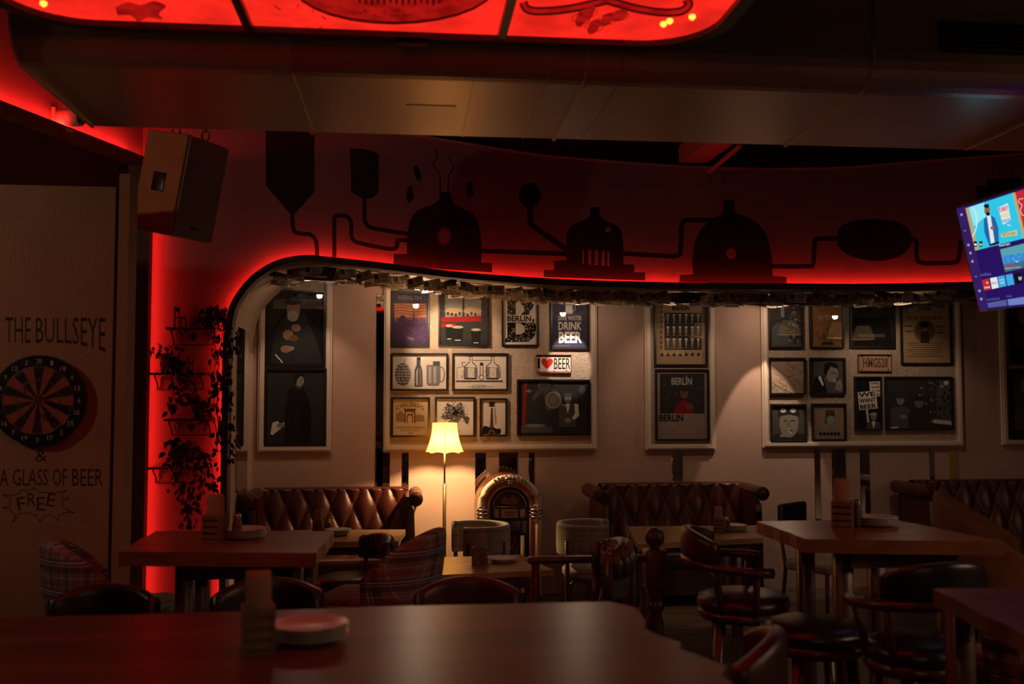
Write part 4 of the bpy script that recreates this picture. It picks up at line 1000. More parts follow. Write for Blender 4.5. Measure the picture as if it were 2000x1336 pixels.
# ================================================================ LEFT CORNER: dartboard, lettering, speaker, camera
dc = PY(80, 782, YD); R = .224
db = thing('dartboard', 'round dartboard with black and rust red segments on the plaster partition', 'dartboard', (dc.x, YD, dc.z - R), world=True)
rot90 = Matrix.Rotation(PI / 2, 4, 'X')
def disc(r, y0, y1, n=40):
    return MB().lathe([(r, 0), (r, y1 - y0)], (0, 0, 0), n, M=Matrix.Translation((dc.x, y1, dc.z)) @ rot90, smooth=False)
rim_o = disc(R, YD - .035, YD).build('board_rim', mat('dart_rim', (.012, .012, .013), .35), db)
m_db, m_dr = mat('sisal_black', (.015, .014, .014), .9), mat('sisal_rust', (.30, .085, .06), .9)
m_dg, m_wire = mat('sisal_green', (.03, .06, .03), .9), mat('dart_wire', (.32, .28, .24), .4, metal=.8)
def wedge(i, r0, r1, y, m, name):
    t0, t1 = PI / 2 - (i - .5) * PI / 10, PI / 2 - (i + .5) * PI / 10
    pts = [(r0 * math.cos(t0 + (t1 - t0) * k / 3), r0 * math.sin(t0 + (t1 - t0) * k / 3)) for k in range(4)] + [(r1 * math.cos(t1 + (t0 - t1) * k / 3), r1 * math.sin(t1 + (t0 - t1) * k / 3)) for k in range(4)]
    MB().poly([pts], lambda x, z: (dc.x + x, YD - .035 - y, dc.z + z), depth=(0, y, 0)).build(name, m, db)
for i in range(20):
    m1, m2 = (m_db, m_dg) if i % 2 == 0 else (m_dr, m_dr)
    wedge(i, .016, .170, .004, m1, 'segment')
for r in (.170, .162, .107, .099, .016):
    MB().tube([(dc.x + r * math.cos(2 * PI * k / 40), YD - .0395, dc.z + r * math.sin(2 * PI * k / 40)) for k in range(40)], .0012, 4, closed=True).build('wire_ring', m_wire, db)
disc(.016, YD - .041, YD - .035, 16).build('bull', m_dg, db)
nums = [20, 1, 18, 4, 13, 6, 10, 15, 2, 17, 3, 19, 7, 16, 8, 11, 14, 9, 12, 5]
for i, q in enumerate(nums):
    t = PI / 2 - i * PI / 10; vs, fs = text_shape(str(q), .01); wd = .013 * len(str(q))
    cx, cz = dc.x + .194 * math.cos(t), dc.z + .194 * math.sin(t)
    MB().add([(cx + (u - .5) * wd, YD - .0365, cz + (v - .5) * .024) for u, v in vs], fs).build('numeral', mat('numeral_grey', (.42, .38, .34), .6), rim_o, fix=False)
for k, (x, y) in enumerate(((60, 765), (52, 792), (83, 777))):
    p = PY(x, y, YD - .04)
    dt = thing('dart', ('brass dart stuck in the upper left of the dartboard', 'brass dart stuck in the lower left of the dartboard', 'brass dart stuck in the bullseye')[k], 'dart', p, group='darts in the board', world=True)
    MB().tube([p, p + Vector((0, -.05, .004)), p + Vector((0, -.06, .005))], [.001, .0035, .002], 6).build('barrel', m_brass, dt)
    e = p + Vector((0, -.06, .005))
    for v in (Vector((.014, 0, 0)), Vector((0, 0, .014))): MB().add([e - v, e + v, e + v + Vector((0, -.03, 0)), e - v + Vector((0, -.03, 0))], [(0, 1, 2, 3)]).build('flight', mat('dart_flight', (.45, .25, .05), .6), dt)
m_letter = mat('wall_lettering', (.025, .015, .012), .85)
def lettering(name, draw):
    a = Art((0, YD, 0), (0, -1, 0)); a.k = 4; draw(a); return a.build(name, part)
for wd, x0, x1 in (('THE', 10, 60), ('BULLSEYE', 70, 206)):
    lettering('lettering', lambda a: a.text(m_letter, wd, x0, 620, x1, 670, -.004, warp=lambda u, v, x, y: (x, y + (1 - v) * 18 * max(0, (x - 110) / 95) ** 2)))
lettering('lettering', lambda a: a.text(m_letter, '&', 69, 879, 92, 902))
for wd, x0, x1 in (('A', 0, 16), ('GLASS', 25, 94), ('OF', 103, 131), ('BEER', 141, 201)):
    lettering('lettering', lambda a: a.text(m_letter, wd, x0, 916, x1, 949))
for c, x, y, r in (('F', 42, 984, .15), ('R', 62, 976, 0), ('E', 80, 984, 0), ('E', 100, 976, -.2)):
    lettering('lettering', lambda a: a.text(m_letter, c, x - 8, y - 13, x + 8, y + 13, rot=-r))
spk = [(5, 966), (25, 966), (40, 957), (66, 952), (85, 962), (130, 958), (121, 970), (136, 973), (123, 985), (135, 997), (147, 1002), (124, 1004), (116, 1018), (96, 1005), (78, 1020), (62, 1004), (36, 1004), (24, 1020), (22, 1000), (5, 992), (20, 982), (5, 966)]
def burst(a):
    for (x0, y0), (x1, y1) in zip(spk, spk[1:]):
        mx, my = (x0 + x1) / 2 + (76 - (x0 + x1) / 2) * .12, (y0 + y1) / 2 + (985 - (y0 + y1) / 2) * .12
        a.line(m_letter, sm([(x0, y0), (mx, my), (x1, y1)], 4), 1.6); a.k -= 1
lettering('burst_outline', burst)

# --- loudspeaker hung by shackles
sp = PY(352, 366, 6.0)
SM = Matrix.Translation(sp) @ Matrix.Rotation(math.radians(62), 4, 'Z') @ Matrix.Rotation(math.radians(12), 4, 'X')
spk_t = thing('loudspeaker', 'plywood sided loudspeaker with grey grille hung tilted on shackles', 'loudspeaker', sp - Vector((0, 0, .3)), world=True)
MB().rbox(-.18, .18, -.15, .15, -.29, .29, .012, 2, M=SM, smooth=False).build('cabinet', m_speaker_wood, spk_t)
MB().box(-.165, .165, -.162, -.148, -.28, .28, M=SM).build('grille', m_grille, spk_t)
MB().box(-.03, .03, -.167, -.16, -.235, -.215, M=SM).build('badge', m_frame, spk_t)
MB().rbox(-.186, -.178, -.045, .045, -.055, .055, .008, 2, M=SM).build('handle_cup', m_frame, spk_t)
for x, y in ((.0, .1), (.0, -.12)):
    p = SM @ Vector((x, y, .29)); ring = [p + Vector((.022 * math.cos(t), 0, .03 + .03 * math.sin(t))) for t in [2 * PI * k / 12 for k in range(12)]]
    MB().tube(ring, .006, 6, closed=True).build('shackle', m_steel, spk_t)
    MB().tube([p + Vector((0, 0, .06)), p + Vector((.03, 0, .16)), Vector((p.x + .03, p.y, ZC))], .006, 6).build('hanger', m_steel, spk_t)
# --- security camera on the left wall above the ledge
cp = HIT(106, 230, Vector((LA.x, LA.y, 0)), ln)
sc_t = thing('security_camera', 'white bullet security camera on the red-lit wall above the ledge', 'camera', cp, world=True)
MB().rbox(cp.x - .01, cp.x + .02, cp.y - .04, cp.y + .04, cp.z - .10, cp.z + .07, .006).build('wall_plate', m_white_plastic, sc_t)
MB().bar(cp + Vector((0, 0, -.09)), cp + Vector((.12, -.06, -.10)), .07, .02).build('bracket', m_white_plastic, sc_t)
ca, cb = cp + Vector((.05, -.01, .0)), cp + Vector((.19, -.05, -.01))
MB().tube([ca - (cb - ca) * .12, ca, cb], [.03, .062, .06], 16).build('housing', m_white_plastic, sc_t)
MB().tube([cb, cb + (cb - ca).normalized() * .015], .045, 16).build('lens', m_frame, sc_t)

# ================================================================ SHELVES WITH IVY ON THE RED PILLAR
def shelf(x0, x1, y, label):
    p, q = PY(x0, y, YM - .08), PY(x1, y, YM - .08)
    t = thing('wall_shelf', label, 'shelf', ((p.x + q.x) / 2, YM, p.z - .12), group='small iron shelves on the red pillar', world=True)
    X0, X1, z = p.x, q.x, p.z
    MB().rbox(X0, X1, YM - .13, YM - .001, z - .018, z, .005).build('board', m_redwood, t)
    for X in (X0 + .04, X1 - .04):
        MB().tube([(X, YM - .12, z - .02), (X, YM - .09, z - .05), (X, YM - .03, z - .08), (X, YM - .012, z - .13)], .006, 6).build('bracket', m_iron, t)
        MB().tube([(X + .02 * math.cos(2 * PI * k / 10) * (1 if X < (X0 + X1) / 2 else -1) + (.04 if X < (X0 + X1) / 2 else -.04), YM - .01, z - .06 + .03 * math.sin(2 * PI * k / 10)) for k in range(9)], .004, 5).build('scroll', m_iron, t)
    MB().tube([(X0 + .04, YM - .012, z - .13), (X1 - .04, YM - .012, z - .13)], .005, 6).build('lower_rail', m_iron, t)
    cx = (X0 + X1) / 2
    MB().poly([[(cx, z - .03), (cx + .035, z - .06), (cx + .02, z - .07), (cx + .006, z - .10), (cx - .006, z - .10), (cx - .02, z - .07), (cx - .035, z - .06)]], lambda x, zz: (x, YM - .012, zz), depth=(0, .006, 0)).build('iron_leaf', m_iron, t)
    return X0, X1, z
S1 = shelf(326, 424, 640, 'small iron wall shelf on the red pillar, topmost of four')
S2 = shelf(294, 404, 728, 'small iron wall shelf on the red pillar, second from top')
S3 = shelf(322, 418, 818, 'small iron wall shelf on the red pillar, third from top')
S4 = shelf(291, 390, 912, 'small iron wall shelf on the red pillar, lowest of four')
def mini_chair(px, z, label, hgt, rz, rounded=False):
    X = PY(px, 640, YM - .06).x
    t = thing('miniature_chair', label, 'ornament', (X, YM - .065, z), rz)
    s = hgt / .17
    MB().box(-.035 * s, .035 * s, -.035 * s, .035 * s, .075 * s, .085 * s).build('seat', m_darkwood, t)
    for x in (-1, 1):
        MB().box(x * .03 * s - .005, x * .03 * s + .005, -.035 * s, -.025 * s, 0, .075 * s).build('leg', m_darkwood, t)
        MB().box(x * .03 * s - .005, x * .03 * s + .005, .025 * s, .035 * s, 0, .17 * s).build('leg', m_darkwood, t)
    MB().rbox(-.035 * s, .035 * s, .026 * s, .034 * s, .13 * s, .17 * s, .015 if rounded else .003, 3).build('backrest', m_darkwood, t)
mini_chair(352, S1[2], 'tiny dark wooden chair ornament on the topmost pillar shelf', .165, 1.2)
mini_chair(380, S2[2], 'tiny round-backed chair ornament on the second pillar shelf', .15, 1.0, True)
leaf_me = MB().add([(0, 0, 0), (.012, .003, -.012), (.010, .002, -.026), (0, 0, -.042), (-.010, .002, -.026), (-.012, .003, -.012), (0, -.004, -.02)], [(0, 1, 6), (1, 2, 6), (2, 3, 6), (3, 4, 6), (4, 5, 6), (5, 0, 6)]).build('leaf', m_leaf)
LEAF = leaf_me.data; bpy.data.objects.remove(leaf_me)
rl = random.Random(5)
def ivy(label, pot_px, z, potr, vines, n, bush=True):
    X = PY(pot_px, 700, YM - .07).x; Y = YM - .07
    t = thing('potted_ivy', label, 'potted plant', (X, Y, z), group='trailing ivy pots on the red pillar shelves', world=True)
    MB().lathe([(potr * .75, 0), (potr, potr * 1.7), (potr * 1.1, potr * 1.7), (potr * 1.1, potr * 2.0), (potr * .9, potr * 2.0)], (X, Y, z), 14).build('pot', m_pot, t)
    paths = []
    for v in vines:
        pts = catmull([Vector((X, Y, z + potr * 2))] + [PY(x, y, YM - dep) for x, y, dep in v], 6); paths.append(pts)
        MB().tube(pts, .003, 4).build('vine', m_leaf, t)
    if bush: paths.append([Vector((X + rl.gauss(0, potr * .7), Y + rl.gauss(0, .02), z + potr * 2 + abs(rl.gauss(.02, .03)))) for _ in range(25)])
    for k in range(n):
        pt = rl.choice(paths); p = pt[rl.randrange(len(pt))] if pt is not paths[-1] or not bush else rl.choice(pt)
        i = min(len(pt) - 2, rl.randrange(len(pt)))
        p = p.lerp(pt[i], 0.0) + Vector((rl.gauss(0, .028), rl.gauss(0, .018), rl.gauss(0, .018)))
        p.y = min(p.y, YM - .045)
        o = bpy.data.objects.new('leaf', LEAF); COL.objects.link(o); o.parent = t
        o.location = p - Vector((X, Y, z)); o.rotation_euler = (rl.uniform(-.5, .5), rl.uniform(-1.2, 1.2), rl.uniform(-1.2, 1.2)); s = rl.uniform(1.0, 1.7); o.scale = (s, s, s)
ivy('trailing ivy on the top shelf hanging long over the arch edge', 408, S1[2], .045,
    [[(428, 612, .10), (436, 640, .13), (428, 700, .14), (424, 780, .14), (428, 860, .13)], [(440, 620, .12), (445, 680, .17), (440, 740, .17), (442, 800, .17), (446, 840, .17)], [(432, 605, .1), (452, 650, .17), (455, 690, .17), (448, 760, .17), (450, 860, .17), (448, 900, .17)], [(420, 640, .1), (420, 720, .12), (418, 800, .12)]], 270)
ivy('bushy ivy pot on the second pillar shelf', 328, S2[2], .065, [[(345, 715, .12), (352, 745, .14), (345, 790, .14)], [(360, 710, .12), (368, 740, .14), (372, 775, .14)], [(335, 720, .14), (338, 770, .14), (332, 800, .14)]], 130)
ivy('ivy pot on the third pillar shelf beside the long trailing ivy', 391, S3[2], .05, [[(405, 790, .13), (420, 830, .14), (425, 880, .14)], [(400, 800, .13), (430, 850, .15), (442, 910, .16)]], 80)
ivy('large ivy on the lowest pillar shelf trailing down to the table', 352, S4[2], .05,
    [[(345, 880, .14), (352, 930, .15), (360, 990, .15), (370, 1030, .15)], [(370, 870, .14), (380, 920, .15), (372, 980, .15), (368, 1020, .15)], [(340, 860, .13), (335, 900, .15), (342, 950, .15)], [(385, 880, .14), (400, 920, .15), (390, 970, .15), (380, 1000, .15)], [(375, 865, .14), (410, 900, .15), (415, 950, .15)]], 260)

# ================================================================ SOFAS
def sofa(label, px0, px1, ytop, yfront, wide=None):
    A, B = PY(px0, 1000, yfront), PY(px1, 1000, yfront)
    Wd = (B.x - A.x) if wide is None else wide; cx = A.x + Wd / 2
    t = thing('chesterfield_sofa', label, 'sofa', (cx, YB - .03, 0), group='oxblood sofas along the alcove wall')
    H = PY((px0 + px1) / 2, ytop, YB - .3).z
    iw = Wd / 2 - .10; n = 6.6 * Wd / 1.5
    def back(u, v):
        x = -iw + 2 * iw * u; zz = .40 + (H - .40) * min(v / .86, 1); y = -.34 + .14 * min(v, .86)
        if v > .86:
            t_ = (v - .86) / .14 * PI; y = -.34 + .14 * .86 + .07 * (1 - math.cos(t_)); zz = H - .03 + .03 * math.sin(t_) if t_ < PI / 2 else H - .03 * (t_ - PI / 2)
            a_, b_ = u * n * 2, 0; puff = .5
        if v <= .86:
            a_ = u * n * 2 + v * 3.2; b_ = u * n * 2 - v * 3.2
            puff = min(abs(math.sin(PI * a_ / 2)), 1) * min(abs(math.sin(PI * b_ / 2)), 1)
            puff = puff ** .45
        return Vector((x, y - .045 * puff + .02, zz))
    bk = MB().grid(back, int(18 * n), 44).build('backrest', m_leather, t)
    MB().box(-iw, iw, -.16, -.01, .1, H - .04).build('back_frame', m_leather, t)
    for a_i in range(0, 40):
        for b_i in range(-10, 40):
            a_, b_ = 2 * a_i, 2 * b_i; uu = (a_ + b_) / (4 * n); vv = (a_ - b_) / 6.4
            if .01 < uu < .99 and .04 < vv < .80:
                p = back(uu, vv); MB().lathe([(.012, 0), (.010, .006), (.003, .009)], (0, 0, 0), 8, M=Matrix.Translation((p.x, p.y + .004, p.z)) @ rot90).build('button', m_leather, bk)
    for s in (-1, 1):
        x0 = s * (iw - .005)
        pr = [(0, .06), (.085, .06), (.085, .55), (.075, H - .18)]
        pr += [(.088 + .062 * math.cos(q), H - .075 + .062 * math.sin(q)) for q in [-2.2 + k * .5 for k in range(11)]]
        pr += [(0, H - .05)]
        wg = MB().poly([pr], lambda x, zz: (x0 + s * x, -.60 + .10 * max(0, (.75 - zz)) * 0 , zz), depth=(0, .57, 0)).build('wing', m_leather, t)
        c = (x0 + s * .088, -.602, H - .075)
        MB().lathe([(.055, 0), (.052, .008), (.02, .012)], (0, 0, 0), 18, M=Matrix.Translation(c) @ rot90).build('scroll_face', m_leather, wg)
        MB().rbox(x0 + s * .012 if s > 0 else x0 - .075, x0 + .075 if s > 0 else x0 - .012, -.612, -.598, .08, H - .16, .008).build('wing_facing', m_leather, wg)
    MB().rbox(-iw, iw, -.62, -.22, .30, .45, .05, 3).build('seat_cushion', m_leather, t)
    MB().box(-iw, iw, -.58, -.05, .08, .30).build('base', m_leather, t)
    for x in (-iw, iw):
        for y in (-.55, -.08): MB().lathe([(.02, 0), (.03, .04), (.025, .08)], (x, y, 0), 10).build('foot', m_darkwood, t)
    return t
sofa('oxblood tufted sofa below the portraits at left', 478, 816, 953, 8.62)
sofa('oxblood tufted sofa right of the jukebox, below the brown posters', 1168, 1494, 943, 8.62)
sofa('oxblood tufted sofa at the right photo edge behind the rust armchair', 1808, 2100, 937, 8.62, 1.6)

# ================================================================ JUKEBOX
jp = PY(995, 1000, 8.80); jz = PY(995, 926, 8.80).z
jk = thing('jukebox', 'arched retro jukebox with chrome bands between lamp and sofa', 'jukebox', (jp.x, 8.80, 0))
hw = .255; rr = hw; zc = jz - rr - .03
def archpath(r, z0, n=20): return [(-r, z0)] + [(r * math.cos(PI - PI * k / n), zc + r * math.sin(PI - PI * k / n)) for k in range(n + 1)] + [(r, z0)]
m_cream = mat('cream_tube_plastic', (.62, .50, .36), .18, coat=.4); m_rtube = mat('red_tube_plastic', (.50, .06, .02), .2, coat=.4)
m_jb = mat('jukebox_black', (.012, .010, .010), .3); m_jr = mat('jukebox_cabinet', (.10, .035, .02), .3, coat=.3)
MB().poly([archpath(hw + .03, 0.04)], lambda x, z: (x, 0, z), depth=(0, .36, 0)).build('cabinet', m_jr, jk)
MB().box(-hw - .02, hw + .02, -.03, .36, 0, .06).build('plinth', m_jb, jk)
MB().tube([(x, -.02, z) for x, z in archpath(hw - .002, .08)], .032, 12).build('outer_tube', m_cream, jk)
MB().tube([(x, -.025, z) for x, z in archpath(hw - .042, .08)], .012, 8).build('red_tube', m_rtube, jk)
MB().tube([(x, -.02, z) for x, z in archpath(hw - .066, .08)], .016, 8).build('inner_tube', mat('salmon_tube', (.45, .24, .16), .2, coat=.4), jk)
MB().poly([archpath(hw - .082, .08)], lambda x, z: (x, -.012, z), depth=(0, .012, 0)).build('front_panel', m_jb, jk)
MB().poly([[(x, z) for x, z in archpath(.142, zc - .0)]], lambda x, z: (x, -.018, z), depth=(0, .005, 0)).build('window', mat('jukebox_window', (.06, .04, .045), .15), jk)
MB().poly([sm([(-.08, zc + .03), (-.05, zc + .09), (0, zc + .07), (.03, zc + .10), (.08, zc + .05), (.05, zc + .02)], 3)], lambda x, z: (x, -.019, z)).build('window_picture', mat('jukebox_picture', (.20, .07, .05), .4), jk)
MB().tube([(x, -.02, z) for x, z in archpath(.145, zc)] + [(-.145, -.02, zc)], .004, 6).build('window_rim', m_chrome, jk)
MB().rbox(-.15, .15, -.02, -.012, zc - .105, zc - .01, .004).build('title_strip', mat('title_black', (.02, .018, .018), .4), jk)
for x0, x1 in ((-.135, -.095), (-.072, .072), (.095, .135)): MB().rbox(x0, x1, -.024, -.018, zc - .095, zc - .018, .006).build('title_card', mat('title_cream', (.32, .22, .16), .6), jk)
for zz, w_ in ((zc - .045, .05), (zc - .07, .04)): MB().box(-w_, w_, -.0255, -.0235, zz - .006, zz + .006).build('title_bar', m_jr, jk)
MB().rbox(-.14, .10, -.022, -.012, zc - .23, zc - .12, .006).build('selector_panel', mat('selector_dark', (.03, .02, .02), .3), jk)
MB().tube([(.07 * math.cos(2 * PI * k / 20) - .02, -.024, zc - .175 + .03 * math.sin(2 * PI * k / 20)) for k in range(20)], .003, 5, closed=True).build('selector_ring', m_jr, jk)
for k in range(8): MB().box(.11, .15, -.022, -.014, zc - .225 + k * .013, zc - .217 + k * .013).build('key', m_steel, jk)
cloth_o = MB().box(-.10, .085, -.016, -.012, .12, zc - .25).build('speaker_cloth', mat('jukebox_cloth', (.05, .02, .015), .9), jk)
zt_ = zc - .25
for k in range(-4, 5):
    for s in (-1, 1):
        x0 = k * .06 - .01; pts = []
        for q in range(2):
            pass
        a_ = Vector((x0, -.02, .12)); b_ = Vector((x0 + s * (zt_ - .12) * .55, -.02, zt_))
        def cl(p, q_):
            d_ = q_ - p; t0, t1 = 0, 1
            for lim, sg in ((-.10, 1), (.085, -1)):
                f0, f1 = sg * (p.x - lim), sg * (q_.x - lim)
                if f0 < 0 and f1 < 0: return None
                if f0 < 0: t0 = max(t0, f0 / (f0 - f1))
                if f1 < 0: t1 = min(t1, f0 / (f0 - f1))
            return (p + d_ * t0, p + d_ * t1) if t1 > t0 + .02 else None
        g = cl(a_, b_)
        if g: MB().tube(g, .002, 4).build('lattice_wire', m_chrome, cloth_o)
for x in (-.125, .115): MB().rbox(x - .018, x + .018, -.03, -.012, .1, zc - .25, .008).build('pilaster', m_cream, jk)
for s in (-1, 1):
    for k in range(3): MB().lathe([(.040, -.013), (.062, -.008), (.066, 0), (.062, .008), (.040, .013)], (s * (hw - .022), -.02, zc - .02 - k * .032), 16).build('chrome_band', m_chrome, jk)
    MB().lathe([(.05, 0), (.035, -.03), (.012, -.045)], (s * (hw - .022), -.02, zc - .10), 14).build('band_finial', m_chrome, jk)
    MB().lathe([(.05, 0), (.02, .02), (.008, .04)], (s * (hw - .022), -.02, zc), 14).build('band_finial', m_chrome, jk)
MB().lathe([(.001, -.055), (.03, -.045), (.05, -.02), (.06, .012), (.05, .028), (.001, .034)], (0, -.04, jz - .045), 16).build('crown', m_chrome, jk)
for k in range(-4, 5):
    t_ = PI / 2 - k * .13; r_ = hw + .008
    MB().lathe([(.004, -.03), (.011, 0), (.004, .03)], (0, 0, 0), 8, M=Matrix.Translation((r_ * math.cos(t_), -.05, zc + r_ * math.sin(t_))) @ Matrix.Rotation(t_ - PI / 2, 4, 'Y').inverted()).build('crown_flute', m_rtube if k in (-1, 1) else m_chrome, jk)

# ================================================================ TABLES
def table(name, label, top_pts, z, th, zf, legs, m, wav=.006, m_leg=None, lw=.07, apron=False):
    cx = sum(p[0] for p in legs) / len(legs); cy = sum(p[1] for p in legs) / len(legs)
    t = thing(name, label, 'table', (cx, cy, zf), world=True)
    r = random.Random(len(label)); pts = []
    for (x0, y0), (x1, y1) in zip(top_pts, top_pts[1:] + top_pts[:1]):
        k = max(2, int(math.hypot(x1 - x0, y1 - y0) / .09))
        for i in range(k):
            f = i / k; w_ = wav if 0 < i else 0; pts.append((x0 + (x1 - x0) * f + r.uniform(-w_, w_), y0 + (y1 - y0) * f + r.uniform(-w_, w_)))
    MB().poly([pts], lambda x, y: (x, y, z), depth=(0, 0, -th)).build('tabletop', m, t)
    for (x, y) in legs: MB().rbox(x - lw / 2, x + lw / 2, y - lw / 2, y + lw / 2, zf, z - th, .006, 1).build('leg', m_leg or m_darkwood, t)
    xs = [p[0] for p in legs]; ys = [p[1] for p in legs]
    if len(legs) == 4:
        for y in (min(ys), max(ys)): MB().box(min(xs), max(xs), y - .012, y + .012, z - th - .07, z - th).build('apron', m_leg or m_darkwood, t)
    return t
P2 = lambda x, y, z: tuple(PZ(x, y, z)[:2])
m_fg = wood('foreground_top', (.06, .024, .014), (.13, .055, .032), .31, 'X', 5)
zt1 = 1.22
far = [P2(x, y, zt1) for x, y in ((-700, 1218), (0, 1206), (300, 1199), (500, 1193), (700, 1186), (900, 1181), (1100, 1177), (1190, 1175), (1240, 1186))]
rgt = [P2(x, y, zt1) for x, y in ((1262, 1215), (1258, 1226), (1285, 1240), (1330, 1255), (1325, 1265), (1370, 1282), (1420, 1300), (1410, 1318), (1440, 1345))]
table('live_edge_bar_table', 'big live-edge wooden bar table filling the foreground', far + rgt + [(rgt[-1][0] - .05, 1.0), (far[0][0], 1.0)], zt1, .055, .15, [(-1.5, 2.6), (.22, 2.5), (-1.5, 1.2), (.22, 1.2)], m_fg, .004)
zt2 = 1.18
table('bar_table', 'thick wooden bar table in front of the red pillar', [P2(305, 1037, zt2), P2(652, 1037, zt2), P2(618, 1080, zt2), P2(232, 1078, zt2)], zt2, .058, .15, [(-.93, 4.75), (-.45, 4.72), (-.47, 4.35), (-.93, 4.4)], wood('bar_oak', (.15, .055, .025), (.27, .11, .05), .32, 'X', 6))
table('bar_table', 'thick wooden bar table at right with plates, tall stools around', [P2(1478, 1018, zt1), P2(1742, 1014, zt1), P2(1963, 1058, zt1), P2(1575, 1053, zt1)], zt1, .058, .15, [(1.87, 4.58), (2.22, 4.58), (2.3, 4.1), (1.87, 4.17)], MATS['bar_oak'], .006)
table('sofa_table', 'pale wooden table in front of the left sofa', [P2(560, 1036, .78), P2(792, 1034, .78), P2(778, 1057, .78), P2(540, 1060, .78)], .78, .04, 0, [(-.7, 7.75), (-.12, 7.8), (-.14, 7.4), (-.7, 7.4)], m_oak)
table('sofa_table', 'pale wooden table in front of the middle sofa', [P2(1226, 1028, .78), P2(1482, 1026, .78), P2(1490, 1050, .78), P2(1300, 1060, .78), P2(1246, 1064, .78)], .78, .04, 0, [(1.78, 7.85), (2.55, 7.9), (2.5, 7.45), (1.75, 7.3)], m_oak)
table('low_table', 'small wooden table with angled corner below the floor lamp', [P2(848, 1089, .75), P2(1018, 1083, .75), P2(1082, 1113, .75), P2(842, 1124, .75)], .75, .035, 0, [(.25, 6.6), (.7, 6.65), (.78, 6.22), (.25, 6.15)], m_oak)
table('bar_table', 'dark bar table corner at the lower right photo edge', [P2(1822, 1150, zt1), P2(2100, 1145, zt1), P2(2100, 1300, zt1), P2(2000, 1240, zt1)], zt1, .05, .15, [(1.75, 3.05), (2.0, 3.05)], wood('dark_top', (.07, .03, .025), (.12, .055, .045), .3, 'X', 6))

# ---------------------------------------------------------------- plates, caddies, napkins
pl = [(.001, .003), (.055, .003), (.062, 0), (.064, .004), (.098, .014), (.100, .017), (.096, .017), (.062, .008), (.001, .007)]
plate_o = MB().lathe(pl, (0, 0, 0), 28, cap=False).build('plate', m_porcelain); PLATE = plate_o.data; bpy.data.objects.remove(plate_o)
ordn = ('bottom', 'second', 'third', 'topmost')
def plates(p, n, where, s=1.0):
    for k in range(n):
        o = bpy.data.objects.new('plate', PLATE); COL.objects.link(o); o.location = (p[0], p[1], p[2] + .0005 + k * .0092 * s); o.scale = (s, s, s)
        nm = {1: ('single',), 2: ('lower', 'upper'), 3: ('bottom', 'middle', 'top'), 4: ('bottom', 'second from bottom', 'third from bottom', 'top')}[n][k]
        tag(o, 'white plate, %s of the stack on the %s' % (nm, where) if n > 1 else 'white plate alone on the %s' % where, 'plate', 'plates on the ' + where)
def caddy(p, rz, where, s=1.0, slats=True, bottle=True):
    t = thing('napkin_caddy', 'wooden napkin caddy on the ' + where, 'caddy', p, rz, 'napkin caddies on tables'); t.scale = (s,) * 3
    MB().box(-.036, .036, -.04, .04, 0, .008).build('base', m_caddy, t)
    for x in (-.036, .030): MB().box(x, x + .006, -.04, .04, .008, .10).build('side', m_caddy, t)
    MB().box(-.030, .030, .034, .04, .008, .10).build('back', m_caddy, t)
    for k in range(4): MB().box(-.030, .030, -.04, -.034, .012 + k * .024, .028 + k * .024).build('slat', m_caddy, t)
    q = Matrix.Rotation(rz, 3, 'Z') @ Vector((0, 0, .009 * s))
    o = MB()
    for k in range(7): o.rbox(-.027, .027, -.024 + k * .0065, -.0185 + k * .0065, 0, .165 + .006 * math.sin(k * 2.1), .002, 1)
    o = o.build('paper_napkins', m_napkin); o.location = Vector(p) + q; o.rotation_euler = (0, 0, rz); o.scale = (s,) * 3
    tag(o, 'stack of paper napkins in the caddy on the ' + where, 'napkins')
    if bottle:
        p2 = Vector(p) + Vector((.075 * s, .04 * s, 0))
        b = thing('salt_shaker', 'glass shaker with metal cap beside the caddy on the ' + where, 'shaker', p2, 0, 'shakers on tables'); b.scale = (s,) * 3
        MB().lathe([(.017, 0), (.02, .01), (.018, .06), (.014, .075)], (0, 0, 0), 12).build('jar', mat('shaker_glass', (.12, .09, .07), .12), b)
        MB().lathe([(.016, .075), (.016, .092), (.008, .1)], (0, 0, 0), 12).build('cap', m_chrome, b)
    return t
T3 = lambda x, y, z: PZ(x, y, z)
caddy(T3(503, 1272, zt1), .2, 'foreground table', 1.05, bottle=False); plates(T3(603, 1250, zt1), 4, 'foreground table', .97)
caddy(T3(420, 1056, zt2), -.3, 'bar table by the red pillar', 1.15); plates(T3(476, 1051, zt2), 4, 'bar table by the red pillar')
caddy(T3(622, 1042, .78), -.2, 'left sofa table', 1.0); plates(T3(660, 1045, .78), 4, 'left sofa table')
caddy(T3(937, 1103, .75), 1.3, 'low table by the lamp', 1.1, bottle=False); plates(T3(980, 1097, .75), 2, 'low table by the lamp')
caddy(T3(1404, 1040, .78), -.4, 'middle sofa table', 1.1); plates(T3(1434, 1036, .78), 4, 'middle sofa table')
caddy(T3(1646, 1032, zt1), -.5, 'right bar table', 1.25); plates(T3(1711, 1027, zt1), 4, 'right bar table')

